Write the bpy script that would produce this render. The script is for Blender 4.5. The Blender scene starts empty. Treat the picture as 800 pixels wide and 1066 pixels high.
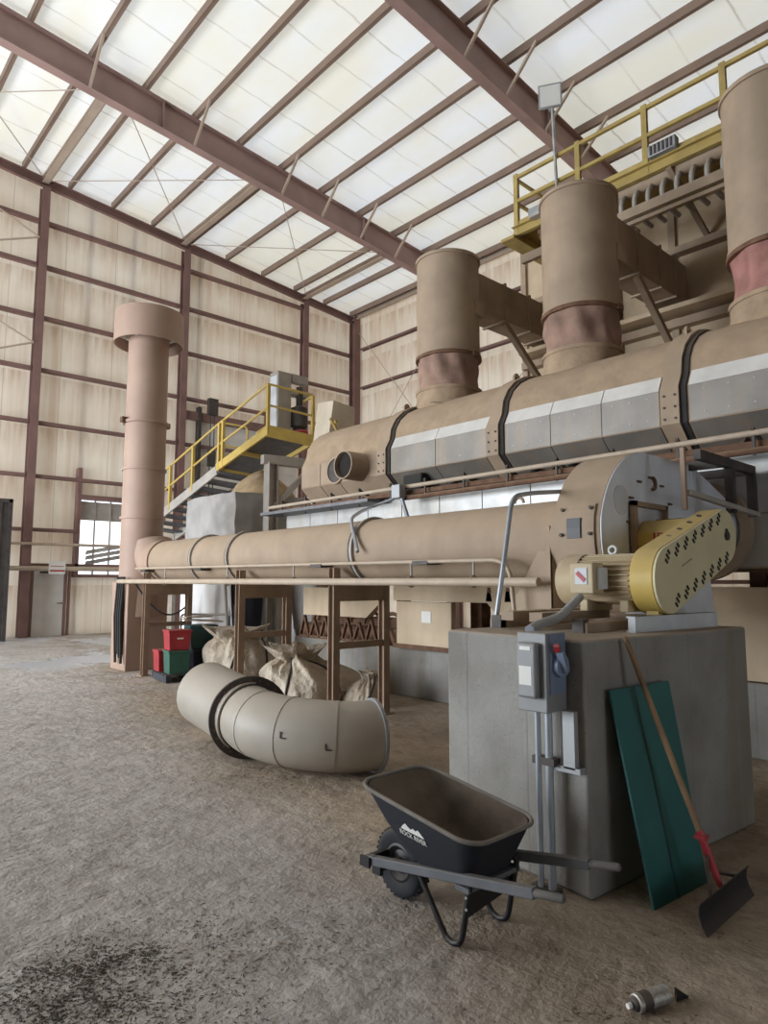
import bpy, math, random
from mathutils import Vector, Matrix, noise
random.seed(7)
PI = math.pi
sc = bpy.context.scene
COL = sc.collection

# ------------------------------------------------------------------ materials
def nd(nt, t, **kw):
    n = nt.nodes.new(t)
    for k, v in kw.items():
        setattr(n, k, v)
    return n

def mat(name, col, rough=.6, metal=0., var=.12, nscale=3., dust=0., dustcol=(.36, .27, .19), streak=0., streakcol=(.3, .2, .12),
        bump=.0, bscale=40., spot=0., spotcol=(.1, .07, .05), spscale=8., detail=6.):
    m = bpy.data.materials.new(name); m.use_nodes = True
    nt = m.node_tree; L = nt.links
    b = nt.nodes['Principled BSDF']
    b.inputs['Roughness'].default_value = rough
    b.inputs['Metallic'].default_value = metal
    tc = nd(nt, 'ShaderNodeTexCoord')
    geo = nd(nt, 'ShaderNodeNewGeometry')
    def nz(scale, vec=None, det=detail):
        n = nd(nt, 'ShaderNodeTexNoise'); n.inputs['Scale'].default_value = scale; n.inputs['Detail'].default_value = det
        L.new(vec if vec is not None else geo.outputs['Position'], n.inputs['Vector']); return n.outputs['Fac']
    def mr(v, a, c, lo=0., hi=1.):
        n = nd(nt, 'ShaderNodeMapRange'); L.new(v, n.inputs['Value'])
        for i, q in zip(('From Min', 'From Max', 'To Min', 'To Max'), (a, c, lo, hi)): n.inputs[i].default_value = q
        return n.outputs['Result']
    def mixc(fac, a, c):
        n = nd(nt, 'ShaderNodeMix', data_type='RGBA')
        if isinstance(fac, float): n.inputs['Factor'].default_value = fac
        else: L.new(fac, n.inputs['Factor'])
        for s, q in ((6, a), (7, c)):
            if isinstance(q, tuple): n.inputs[s].default_value = (*q[:3], 1)
            else: L.new(q, n.inputs[s])
        return n.outputs[2]
    def mul(a, c):
        n = nd(nt, 'ShaderNodeMath', operation='MULTIPLY')
        for i, q in enumerate((a, c)):
            if isinstance(q, (int, float)): n.inputs[i].default_value = q
            else: L.new(q, n.inputs[i])
        return n.outputs[0]
    c0 = tuple(x * (1 - var) for x in col); c1 = tuple(min(1, x * (1 + var)) for x in col)
    c = mixc(mr(nz(nscale), .35, .65), c0, c1)
    if spot:
        c = mixc(mul(mr(nz(spscale), .58, .68), spot), c, spotcol)
    if streak:
        mp = nd(nt, 'ShaderNodeMapping'); mp.inputs['Scale'].default_value = (3.2, 3.2, .22)
        L.new(geo.outputs['Position'], mp.inputs['Vector'])
        c = mixc(mul(mr(nz(1.3, mp.outputs['Vector']), .48, .72), streak), c, streakcol)
    if dust:
        sx = nd(nt, 'ShaderNodeSeparateXYZ'); L.new(geo.outputs['Normal'], sx.inputs[0])
        f = mul(mr(sx.outputs['Z'], .15, .75), mr(nz(5.), .3, .55, .6, 1.))
        c = mixc(mul(f, dust), c, dustcol)
        r = nd(nt, 'ShaderNodeMix', data_type='FLOAT'); L.new(mul(f, dust), r.inputs[0]); r.inputs[2].default_value = rough; r.inputs[3].default_value = .95
        L.new(r.outputs[0], b.inputs['Roughness'])
        if metal:
            r = nd(nt, 'ShaderNodeMix', data_type='FLOAT'); L.new(mul(f, dust), r.inputs[0]); r.inputs[2].default_value = metal; r.inputs[3].default_value = 0
            L.new(r.outputs[0], b.inputs['Metallic'])
    L.new(c, b.inputs['Base Color'])
    if bump:
        bp = nd(nt, 'ShaderNodeBump'); bp.inputs['Strength'].default_value = bump; bp.inputs['Distance'].default_value = .02
        L.new(nz(bscale), bp.inputs['Height']); L.new(bp.outputs[0], b.inputs['Normal'])
    return m

TAN = (.36, .27, .19)
M = {}
M['tan'] = mat('tan dusty paint', TAN, .7, 0, .1, 2.5, .8, (.43, .32, .22), .25, (.25, .17, .11), .15, 60)
M['tan_dust'] = mat('caked dust steel', (.37, .27, .18), .9, 0, .14, 4, .6, (.42, .31, .21), 0, bump=.5, bscale=14, spot=.3, spotcol=(.24, .17, .11), spscale=9)
M['stack'] = mat('dull mauve paint', (.40, .275, .21), .6, 0, .07, 1.5, .5, (.42, .31, .22), .3, (.30, .2, .15))
M['cream'] = mat('cream paint', (.55, .43, .29), .6, 0, .08, 3, .6, (.45, .33, .22), .35, (.4, .28, .17))
M['white_cream'] = mat('off white sheet metal', (.66, .58, .46), .55, 0, .06, 3, .5, (.45, .33, .22), .3, (.5, .4, .28))
M['steel'] = mat('weathered stainless panels', (.22, .20, .178), .5, .3, .14, 2.2, .9, (.40, .30, .21), .6, (.30, .23, .16), .05, 20)
M['bright_steel'] = mat('clean stainless strip', (.78, .78, .77), .33, .6, .08, 3, .3, (.45, .35, .25), .2, (.5, .42, .32))
M['white_steel'] = mat('white washed steel', (.46, .46, .45), .42, .3, .12, 4, .4, (.45, .36, .27), .5, (.45, .4, .33), spot=.4, spotcol=(.42, .38, .32), spscale=6)
M['dark_steel'] = mat('dark primed steel', (.07, .06, .055), .6, .3, .2, 6, .5, (.25, .19, .13))
M['black_rubber'] = mat('black rubber', (.022, .02, .019), .8, 0, .2, 8, .35, (.2, .15, .1))
M['brown_steel'] = mat('red brown primed steel', (.205, .115, .10), .62, 0, .12, 2, .35, (.35, .26, .2))
M['rafter'] = mat('mauve primed rafter', (.34, .225, .20), .6, 0, .12, 1.2, .4, (.38, .28, .22))
M['purlin'] = mat('dull brown purlin', (.24, .165, .125), .65, 0, .1, 1.5)
M['strut'] = mat('pale eave strut', (.48, .38, .30), .6, 0, .08, 2)
M['grey_paint'] = mat('light grey paint', (.62, .65, .69), .5, 0, .07, 5, .5, (.42, .33, .24), .3, (.42, .37, .3))
M['fan_side'] = mat('pale blue grey painted side', (.76, .80, .88), .4, 0, .05, 3, .4, (.42, .33, .24), .25, (.5, .5, .5))
M['duct_grey'] = mat('grey painted elbow', (.40, .36, .305), .5, 0, .06, 2.5, .35, (.46, .37, .28), 0, spot=.25, spotcol=(.33, .29, .24), spscale=3)
M['galv'] = mat('galvanised sheet', (.55, .57, .58), .38, .7, .15, 6, .5, (.42, .33, .24))
M['yellow'] = mat('safety yellow paint', (.56, .40, .10), .5, 0, .1, 4, .45, (.45, .34, .2), .2, (.4, .28, .1))
M['dull_yellow'] = mat('dusty yellow paint', (.42, .31, .10), .6, 0, .12, 4, .7, (.42, .31, .2), .2, (.3, .2, .1))
M['guard_face'] = mat('pale dusty yellow face', (.66, .60, .38), .6, 0, .05, 3, .6, (.5, .42, .31), .15, (.55, .46, .3))
M['motor'] = mat('beige motor paint', (.50, .40, .25), .55, 0, .08, 6, .7, (.43, .33, .23))
M['black'] = mat('black plastic', (.012, .012, .014), .45, 0, .1)
M['hole'] = mat('dark interior', (.015, .012, .01), .9, 0, .2)
M['boot'] = mat('faded red fabric boot', (.30, .19, .145), .85, 0, .25, 3, .6, (.38, .28, .2), bump=.3, bscale=18)
M['pink_boot'] = mat('red fabric boot', (.36, .17, .145), .85, 0, .2, 5, .45, (.38, .28, .2), bump=.3, bscale=18)
M['box_grey'] = mat('grey enclosure', (.24, .245, .25), .5, .1, .05, 6, .4, (.4, .31, .22))
M['box_blue'] = mat('blue grey handle', (.19, .24, .34), .45, 0, .1, 6)
M['white'] = mat('white label', (.75, .74, .70), .6, 0, .04)
M['red'] = mat('red plastic', (.38, .03, .04), .5, 0, .15, 5, .3)
M['green'] = mat('green plastic', (.035, .12, .085), .5, 0, .15, 5, .3)
M['dark_green'] = mat('dark teal plastic', (.012, .06, .06), .5, 0, .15, 5, .2)
M['navy'] = mat('navy plastic', (.018, .022, .045), .6, 0, .2, 5, .2)
M['bag'] = mat('dirty white woven bag', (.50, .43, .34), .75, 0, .2, 4, .6, (.46, .36, .26), bump=1., bscale=7, spot=.35, spotcol=(.3, .24, .17), spscale=6)
for n_ in M['bag'].node_tree.nodes:
    if n_.type == 'BUMP': n_.inputs['Distance'].default_value = .09
M['wrap'] = mat('white plastic sheet', (.66, .65, .64), .45, 0, .08, 2, .3, (.5, .4, .3), .3, (.5, .45, .4), bump=.3, bscale=5)
M['silver_wrap'] = mat('silver grey wrap', (.44, .43, .42), .4, .25, .15, 2, .4, (.5, .4, .3), .3, (.3, .28, .26), bump=.5, bscale=4)
M['tarp'] = mat('blue black tarp', (.03, .035, .055), .6, 0, .25, 3)
M['heap'] = mat('tan meal dust heap', (.48, .35, .21), .95, 0, .15, 5, bump=.6, bscale=9)
M['wb_tray'] = mat('navy black wheelbarrow poly', (.008, .010, .017), .8, 0, .1, 5)
M['wb_dust'] = mat('dusty tray interior', (.115, .085, .06), .9, 0, .35, 5, .4, (.2, .15, .1), .5, (.05, .04, .03), bump=.3, bscale=30)
M['wb_rim'] = mat('worn grey rim', (.17, .155, .135), .7, 0, .2, 8, .5, (.25, .2, .15))
M['wb_wood'] = mat('grey painted handle', (.10, .105, .115), .6, 0, .12, 8, .4, (.22, .18, .14))
M['wb_black'] = mat('black painted steel', (.014, .014, .016), .5, .2, .2, 8, .15)
M['grip'] = mat('worn grip', (.12, .11, .10), .75, 0, .2, 9)
M['tire'] = mat('rubber tire', (.016, .018, .023), .85, 0, .2, 9, .4, (.18, .14, .1))
M['teal'] = mat('teal painted board', (.018, .125, .122), .5, 0, .12, 3, 0, streak=.35, streakcol=(.02, .09, .08), spot=.15, spotcol=(.05, .19, .17), spscale=3)
M['wood'] = mat('ash wood handle', (.26, .16, .085), .55, 0, .2, 9)
M['blade'] = mat('black steel blade', (.022, .022, .028), .5, .3, .2, 6, .2)
M['can'] = mat('scuffed can', (.40, .38, .35), .4, .5, .2, 60, .3, spot=.5, spotcol=(.1, .1, .09), spscale=45)
M['pallet'] = mat('dark pallet wood', (.045, .048, .06), .8, 0, .25, 10, .4, (.3, .22, .16))
M['cardboard'] = mat('dusty cardboard', (.38, .31, .24), .9, 0, .15, 6)
M['pipe'] = mat('dusty pale pipe', (.46, .37, .28), .55, 0, .08, 6, .4, (.45, .34, .24))
M['conduit'] = mat('grey conduit', (.36, .39, .43), .4, .4, .08, 6, .2)
M['leg'] = mat('tan support leg', (.33, .235, .165), .7, 0, .1, 5, .4, (.42, .32, .22), .2, (.26, .18, .12))
M['grating'] = mat('grey steel grating', (.16, .16, .17), .55, .4, .15, 8, .5, (.36, .28, .2))
M['frame_grey'] = mat('dusty grey frame', (.40, .37, .33), .6, .1, .1, 4, .5, (.45, .35, .25))
M['door'] = mat('off white door', (.68, .66, .62), .5, 0, .05, 3, 0, streak=.3, streakcol=(.5, .42, .33))
M['dirt'] = mat('dark debris', (.06, .042, .028), .95, 0, .5, 30)
M['straw'] = mat('light debris', (.33, .25, .17), .95, 0, .35, 30)
M['lamp_grey'] = mat('grey fixture', (.34, .35, .36), .5, .3, .1)
M['rust'] = mat('brown rusty iron', (.16, .085, .05), .85, .1, .25, 8, .5, (.36, .26, .17))

def custom(name, build):
    m = bpy.data.materials.new(name); m.use_nodes = True
    build(m.node_tree, m.node_tree.nodes['Principled BSDF']); return m

def simple_helpers(nt):
    L = nt.links
    geo = nd(nt, 'ShaderNodeNewGeometry')
    def mp(scale, loc=(0, 0, 0)):
        n = nd(nt, 'ShaderNodeMapping'); n.inputs['Scale'].default_value = scale; n.inputs['Location'].default_value = loc
        L.new(geo.outputs['Position'], n.inputs['Vector']); return n.outputs[0]
    def nz(scale, vec=None, det=6, ro=.55):
        n = nd(nt, 'ShaderNodeTexNoise'); n.inputs['Scale'].default_value = scale; n.inputs['Detail'].default_value = det; n.inputs['Roughness'].default_value = ro
        L.new(vec if vec is not None else geo.outputs['Position'], n.inputs['Vector']); return n.outputs['Fac']
    def mr(v, a, c, lo=0., hi=1., smooth=False):
        n = nd(nt, 'ShaderNodeMapRange'); L.new(v, n.inputs['Value'])
        if smooth: n.interpolation_type = 'SMOOTHSTEP'
        for i, q in zip(('From Min', 'From Max', 'To Min', 'To Max'), (a, c, lo, hi)): n.inputs[i].default_value = q
        return n.outputs['Result']
    def mixc(fac, a, c):
        n = nd(nt, 'ShaderNodeMix', data_type='RGBA')
        if isinstance(fac, float): n.inputs['Factor'].default_value = fac
        else: L.new(fac, n.inputs['Factor'])
        for s, q in ((6, a), (7, c)):
            if isinstance(q, tuple): n.inputs[s].default_value = (*q[:3], 1)
            else: L.new(q, n.inputs[s])
        return n.outputs[2]
    def math_(op, a, c=0.):
        n = nd(nt, 'ShaderNodeMath', operation=op)
        for i, q in enumerate((a, c)):
            if isinstance(q, (int, float)): n.inputs[i].default_value = q
            else: L.new(q, n.inputs[i])
        return n.outputs[0]
    sx = nd(nt, 'ShaderNodeSeparateXYZ'); L.new(geo.outputs['Position'], sx.inputs[0])
    return L, mp, nz, mr, mixc, math_, sx

def b_floor(nt, b):
    L, mp, nz, mr, mixc, ma, sx = simple_helpers(nt)
    c = mixc(mr(nz(1.1, det=8), .35, .65), (.31, .24, .175), (.45, .36, .265))
    c = mixc(mr(nz(6, mp((1, .55, 1)), det=10, ro=.75), .48, .68, 0, .9), c, (.235, .175, .125))
    c = mixc(mr(nz(15, det=6, ro=.7), .58, .72, 0, .7), c, (.52, .44, .34))
    # daylight on the left floor painted in as paler grey, over traffic-worn concrete
    daylit_lane = ma('ADD', sx.outputs['X'], ma('MULTIPLY', sx.outputs['Y'], -.20))
    daylit_lane = ma('ADD', daylit_lane, ma('MULTIPLY', nz(.9), 1.2))
    c = mixc(mr(daylit_lane, 1.9, 3.1, .75, 0, True), c, mixc(mr(nz(4, det=8, ro=.7), .38, .62), (.37, .345, .325), (.55, .52, .50)))
    c = mixc(mr(nz(38, det=4, ro=.8), .60, .70, 0, .7), c, (.14, .105, .08))
    # straw and leaf muck trodden in near the lane
    muck = ma('MULTIPLY', mr(nz(1.7, det=3), .5, .68), mr(nz(26, mp((1, .35, 1)), det=8, ro=.8), .5, .62))
    c = mixc(ma('MULTIPLY', muck, .75), c, (.10, .08, .06))
    lit_gravel = ma('MULTIPLY', mr(sx.outputs['Y'], 8.5, 12.5, 0, 1, True), mr(nz(1.3, det=6), .38, .55))  # pale gravel, with sun and sky light on the far floor painted in
    c = mixc(ma('MULTIPLY', lit_gravel, .8), c, mixc(mr(nz(30, det=4), .4, .6), (.40, .36, .33), (.66, .62, .58)))
    # bluish sun patches near the far wall painted in as smooth pale slab
    glossy = ma('MULTIPLY', mr(nz(.55, mp((1, .6, 1), (3.1, 1.2, 0)), det=4), .50, .56, 0, 1, True), mr(sx.outputs['Y'], 13.2, 14.5, 0, 1, True))
    c = mixc(glossy, c, (.55, .56, .58))
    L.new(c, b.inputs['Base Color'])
    L.new(mr(glossy, 0, 1, .92, .32), b.inputs['Roughness'])
    bp = nd(nt, 'ShaderNodeBump'); bp.inputs['Strength'].default_value = 1.; bp.inputs['Distance'].default_value = .045
    h = ma('ADD', nz(7, det=6, ro=.6), ma('MULTIPLY', nz(45, det=3), .12))
    L.new(ma('MULTIPLY', h, mr(glossy, 0, 1, 1, .1)), bp.inputs['Height']); L.new(bp.outputs[0], b.inputs['Normal'])
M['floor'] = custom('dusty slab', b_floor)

def b_ceiling(nt, b):
    L, mp, nz, mr, mixc, ma, sx = simple_helpers(nt)
    c = mixc(mr(nz(.5, mp((1, .35, 1)), det=4), .4, .62), (.87, .87, .86), (.86, .82, .70))
    seam = ma('FRACT', ma('ADD', ma('MULTIPLY', sx.outputs['Y'], .82), ma('MULTIPLY', nz(.8), .22)))
    line = ma('MAXIMUM', mr(seam, .0, .03, 1, 0), mr(seam, .97, 1., 0, 1))
    c = mixc(ma('MULTIPLY', line, mr(nz(.9), .35, .65, .15, .75)), c, (.42, .36, .28))
    L.new(c, b.inputs['Base Color']); b.inputs['Roughness'].default_value = .45
    tr = nd(nt, 'ShaderNodeBsdfTranslucent'); L.new(c, tr.inputs['Color'])
    mx = nd(nt, 'ShaderNodeMixShader'); mx.inputs[0].default_value = .26  # translucency added so sky light brightens the ceiling and the room
    out = nt.nodes['Material Output']
    L.new(b.outputs[0], mx.inputs[1]); L.new(tr.outputs[0], mx.inputs[2]); L.new(mx.outputs[0], out.inputs['Surface'])
    bp = nd(nt, 'ShaderNodeBump'); bp.inputs['Strength'].default_value = .5; bp.inputs['Distance'].default_value = .05
    L.new(nz(1.3, mp((.7, 2.2, 1)), det=4), bp.inputs['Height']); L.new(bp.outputs[0], b.inputs['Normal'])
M['ceiling'] = custom('translucent roof insulation', b_ceiling)

def b_wall(nt, b):
    L, mp, nz, mr, mixc, ma, sx = simple_helpers(nt)
    st = nz(1.0, mp((4.5, 4.5, .12)), det=5)
    c = mixc(mr(nz(.6), .35, .65), (.78, .71, .615), (.85, .80, .72))
    c = mixc(mr(st, .46, .74, 0, .5), c, (.58, .44, .32))
    # brown runs below each girt
    g = ma('FRACT', ma('DIVIDE', ma('SUBTRACT', sx.outputs['Z'], 1.55), 1.65))
    c = mixc(ma('MULTIPLY', mr(g, .5, 1., 0, .6), mr(nz(2.2, mp((3, 3, .3))), .38, .62)), c, (.52, .37, .25))
    seam = ma('FRACT', ma('MULTIPLY', ma('ADD', sx.outputs['X'], sx.outputs['Y']), .62))
    c = mixc(mr(seam, 0, .018, .6, 0), c, (.25, .19, .14))
    L.new(c, b.inputs['Base Color']); b.inputs['Roughness'].default_value = .6
    tr = nd(nt, 'ShaderNodeBsdfTranslucent'); L.new(c, tr.inputs['Color'])
    mx = nd(nt, 'ShaderNodeMixShader'); mx.inputs[0].default_value = .42  # translucency added so the wall glows brighter from outside
    L.new(b.outputs[0], mx.inputs[1]); L.new(tr.outputs[0], mx.inputs[2]); L.new(mx.outputs[0], nt.nodes['Material Output'].inputs['Surface'])
    bp = nd(nt, 'ShaderNodeBump'); bp.inputs['Strength'].default_value = .4; bp.inputs['Distance'].default_value = .03
    L.new(nz(1.2, mp((2.5, 2.5, .5)), det=3), bp.inputs['Height']); L.new(bp.outputs[0], b.inputs['Normal'])
M['wall'] = custom('stained wall insulation', b_wall)
M['dark_wall'] = mat('plain metal cladding', (.30, .27, .23), .7, 0, .1, 1)

def b_conc(nt, b):
    L, mp, nz, mr, mixc, ma, sx = simple_helpers(nt)
    c = mixc(mr(nz(1.6, det=8), .35, .65), (.21, .20, .18), (.32, .31, .29))
    st = nz(1.0, mp((2.2, 2.2, .25), (.7, .2, 0)), det=4)
    c = mixc(mr(st, .50, .66, 0, .7), c, (.20, .165, .12))
    c = mixc(mr(nz(90, det=2), .66, .72, 0, .7), c, (.1, .09, .08))
    seam = ma('FRACT', ma('ADD', ma('MULTIPLY', ma('ADD', sx.outputs['X'], sx.outputs['Y']), 1.9), .15))
    c = mixc(mr(seam, 0, .02, .35, 0), c, (.12, .11, .1))
    nrm = nd(nt, 'ShaderNodeNewGeometry'); s2 = nd(nt, 'ShaderNodeSeparateXYZ'); L.new(nrm.outputs['Normal'], s2.inputs[0])
    c = mixc(mr(s2.outputs['Z'], .4, .8, 0, .8), c, (.38, .29, .205))
    L.new(c, b.inputs['Base Color']); b.inputs['Roughness'].default_value = .85
    bp = nd(nt, 'ShaderNodeBump'); bp.inputs['Strength'].default_value = .5; bp.inputs['Distance'].default_value = .012
    L.new(ma('ADD', nz(25, det=8), ma('MULTIPLY', mr(seam, 0, .03), .5)), bp.inputs['Height']); L.new(bp.outputs[0], b.inputs['Normal'])
M['concrete'] = custom('board marked concrete', b_conc)

# ------------------------------------------------------------------ mesh builder
def V(*a): return Vector(a)
def wloc(o):
    p = V(0, 0, 0)
    while o is not None: p += o.location; o = o.parent
    return p

class MB:
    def __init__(s): s.v = []; s.f = []; s.mi = []; s.cur = 0
    def add(s, vs, fs):
        k = len(s.v); s.v += [Vector(q) for q in vs]; s.f += [tuple(k + i for i in f) for f in fs]; s.mi += [s.cur] * len(fs); return s
    def box(s, lo, hi):
        x0, y0, z0 = lo; x1, y1, z1 = hi
        return s.add([(x0, y0, z0), (x1, y0, z0), (x1, y1, z0), (x0, y1, z0), (x0, y0, z1), (x1, y0, z1), (x1, y1, z1), (x0, y1, z1)],
                     [(0, 3, 2, 1), (4, 5, 6, 7), (0, 1, 5, 4), (1, 2, 6, 5), (2, 3, 7, 6), (3, 0, 4, 7)])
    def bar(s, p0, p1, w, h, up=(0, 0, 1)):
        p0 = Vector(p0); p1 = Vector(p1); d = (p1 - p0).normalized(); u = Vector(up)
        if abs(d.dot(u)) > .98: u = V(0, 1, 0)
        r = d.cross(u).normalized(); u = r.cross(d).normalized()
        vs = []
        for p in (p0, p1):
            for a, b in ((-1, -1), (1, -1), (1, 1), (-1, 1)): vs.append(p + r * a * w / 2 + u * b * h / 2)
        return s.add(vs, [(0, 1, 2, 3), (7, 6, 5, 4), (0, 4, 5, 1), (1, 5, 6, 2), (2, 6, 7, 3), (3, 7, 4, 0)])
    def loft(s, rings, closed=True, cap=True):
        n = len(rings[0]); vs = [q for r in rings for q in r]; fs = []
        for i in range(len(rings) - 1):
            for j in range(n if closed else n - 1):
                a = i * n + j; b = i * n + (j + 1) % n; fs.append((a, b, b + n, a + n))
        if cap and closed:
            fs.append(tuple(range(n - 1, -1, -1))); k = (len(rings) - 1) * n; fs.append(tuple(range(k, k + n)))
        return s.add(vs, fs)
    def tube(s, pts, r, seg=10, cap=True):
        pts = [Vector(p) for p in pts]; rs = r if isinstance(r, (list, tuple)) else [r] * len(pts)
        rings = []; u = None
        for i, p in enumerate(pts):
            d = (pts[min(i + 1, len(pts) - 1)] - pts[max(i - 1, 0)]).normalized()
            if u is None:
                u = d.orthogonal().normalized()
            else:
                u = (u - d * u.dot(d)).normalized()
            w = d.cross(u)
            rings.append([p + (u * math.cos(2 * PI * k / seg) + w * math.sin(2 * PI * k / seg)) * rs[i] for k in range(seg)])
        return s.loft(rings, True, cap)
    def lathe(s, o, axis, prof, seg=32, cap=False):
        o = Vector(o); a = Vector(axis).normalized(); u = a.orthogonal().normalized(); w = a.cross(u)
        rings = [[o + a * d + (u * math.cos(2 * PI * k / seg) + w * math.sin(2 * PI * k / seg)) * r for k in range(seg)] for d, r in prof]
        return s.loft(rings, True, cap)
    def cyl(s, p0, p1, r, seg=24): return s.tube([p0, p1], r, seg)
    def disc(s, o, axis, r, t, seg=28):
        o = Vector(o); a = Vector(axis).normalized(); return s.tube([o, o + a * t], r, seg)
    def hollow(s, p0, p1, r, t=.01, seg=40):
        p0 = Vector(p0); p1 = Vector(p1); L = (p1 - p0).length
        return s.lathe(p0, p1 - p0, [(0, r), (L, r), (L, r - t), (0, r - t), (0, r)], seg)
    def prism(s, poly, vec):
        vec = Vector(vec); n = len(poly); p = [Vector(q) for q in poly]
        vs = p + [q + vec for q in p]
        fs = [tuple(range(n)), tuple(range(2 * n - 1, n - 1, -1))] + [(i, i + n, (i + 1) % n + n, (i + 1) % n) for i in range(n)]
        return s.add(vs, fs)
    def ibeam(s, p0, p1, h, w, t=.02, up=(0, 0, 1)):
        p0 = Vector(p0); p1 = Vector(p1); d = (p1 - p0).normalized(); u = Vector(up)
        r = d.cross(u).normalized(); u = r.cross(d).normalized()
        s.bar(p0, p1, t, h - 2 * t, u)
        for k in (-1, 1): o = u * k * (h / 2 - t / 2); s.bar(p0 + o, p1 + o, w, t, u)
        return s
    def channel(s, p0, p1, h, w, t=.012, up=(0, 0, 1), side=1):
        p0 = Vector(p0); p1 = Vector(p1); d = (p1 - p0).normalized(); u = Vector(up)
        r = d.cross(u).normalized(); u = r.cross(d).normalized()
        s.bar(p0, p1, t, h, u)
        for k in (-1, 1):
            o = u * k * (h / 2 - t / 2) + r * side * w / 2; s.bar(p0 + o, p1 + o, w, t, u)
        return s
    def build(s, name, m, parent=None, smooth=40, bevel=0, local=False, sub=0, bseg=2):
        me = bpy.data.meshes.new(name)
        off = V(0, 0, 0) if (local or parent is None) else wloc(parent)
        me.from_pydata([tuple(q - off) for q in s.v], [], s.f)
        for mm in (m if isinstance(m, (list, tuple)) else [m]): me.materials.append(M[mm] if isinstance(mm, str) else mm)
        me.polygons.foreach_set('material_index', s.mi)
        me.validate()
        import bmesh
        bm = bmesh.new(); bm.from_mesh(me); bmesh.ops.recalc_face_normals(bm, faces=bm.faces); bm.to_mesh(me); bm.free()
        if smooth:
            me.polygons.foreach_set('use_smooth', [True] * len(me.polygons)); me.set_sharp_from_angle(angle=math.radians(smooth))
        o = bpy.data.objects.new(name, me); COL.objects.link(o)
        if parent is not None: o.parent = parent
        if bevel:
            b = o.modifiers.new('bevel', 'BEVEL'); b.width = bevel; b.segments = bseg; b.limit_method = 'ANGLE'; b.angle_limit = math.radians(40)
            b.harden_normals = False
        if sub:
            b = o.modifiers.new('sub', 'SUBSURF'); b.levels = sub; b.render_levels = sub
        return o

def each(shapes, name, m, parent, **kw):
    return [f(MB()).build(name, m, parent, **kw) for f in shapes]
def tag(o, label, cat, group=None, kind=None):
    o['label'] = label; o['category'] = cat
    if group: o['group'] = group
    if kind: o['kind'] = kind
    return o
def thing(name, label, cat, loc, group=None):
    o = bpy.data.objects.new(name, None); COL.objects.link(o); o.location = loc; o.empty_display_size = .2
    return tag(o, label, cat, group)
def struct(name, mb, m, parent=None, **kw):
    o = mb.build(name, m, parent, **kw); o['kind'] = 'structure'; return o
def text_mesh(name, txt, size, m, parent, loc, rot, ext=.002, sx=1.):
    cu = bpy.data.curves.new(name, 'FONT'); cu.body = txt; cu.size = size; cu.extrude = ext; cu.align_x = 'CENTER'; cu.align_y = 'CENTER'
    t = bpy.data.objects.new(name, cu); COL.objects.link(t)
    dg = bpy.context.evaluated_depsgraph_get(); dg.update()
    me = bpy.data.meshes.new_from_object(t.evaluated_get(dg)); bpy.data.objects.remove(t)
    me.materials.clear(); me.materials.append(M[m])
    me.transform(Matrix.Translation(Vector(loc)) @ rot.to_4x4() @ Matrix.Diagonal((sx, 1, 1, 1)))
    o = bpy.data.objects.new(name, me); COL.objects.link(o); o.parent = parent
    return o
def arc(c, u, v, r, a0, a1, n):
    c = Vector(c); u = Vector(u); v = Vector(v)
    return [c + (u * math.cos(a0 + (a1 - a0) * i / n) + v * math.sin(a0 + (a1 - a0) * i / n)) * r for i in range(n + 1)]
def fillet(pts, r, n=6):
    pts = [Vector(p) for p in pts]; out = [pts[0]]
    for i in range(1, len(pts) - 1):
        a = (pts[i - 1] - pts[i]).normalized(); b = (pts[i + 1] - pts[i]).normalized()
        p0 = pts[i] + a * r; p1 = pts[i] + b * r
        for k in range(n + 1):
            t = k / n; out.append(p0 * (1 - t) ** 2 + pts[i] * 2 * t * (1 - t) + p1 * t * t)
    return out + [pts[-1]]

# ------------------------------------------------------------------ building shell
SL = .0875
def zp(x): return 13.35 + (18.5 - x) * SL           # underside of the purlins
YW, XE, XWEST, YS = 22.55, 18.85, -9., -7.
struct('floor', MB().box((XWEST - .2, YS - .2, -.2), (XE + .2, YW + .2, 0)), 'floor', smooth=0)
def slab(y0, y1, x0, x1, lift=.22, t=.06):
    return MB().add([(x0, y0, zp(x0) + lift), (x1, y0, zp(x1) + lift), (x1, y1, zp(x1) + lift), (x0, y1, zp(x0) + lift),
                     (x0, y0, zp(x0) + lift + t), (x1, y0, zp(x1) + lift + t), (x1, y1, zp(x1) + lift + t), (x0, y1, zp(x0) + lift + t)],
                    [(0, 3, 2, 1), (4, 5, 6, 7), (0, 1, 5, 4), (1, 2, 6, 5), (2, 3, 7, 6), (3, 0, 4, 7)])
YO = 3.4
struct('ceiling', MB().add([(XWEST - .2, YO, zp(XWEST - .2) + .22), (XE + .2, YO, zp(XE + .2) + .22), (XE + .2, YW + .2, zp(XE + .2) + .22), (XWEST - .2, YW + .2, zp(XWEST - .2) + .22)], [(0, 3, 2, 1)]), 'ceiling', smooth=0)
struct('roof', slab(YS - .2, YO, XWEST - .2, XE + .2), 'dark_wall', smooth=0)  # unseen roof part, made opaque and dark to dim the foreground
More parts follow.
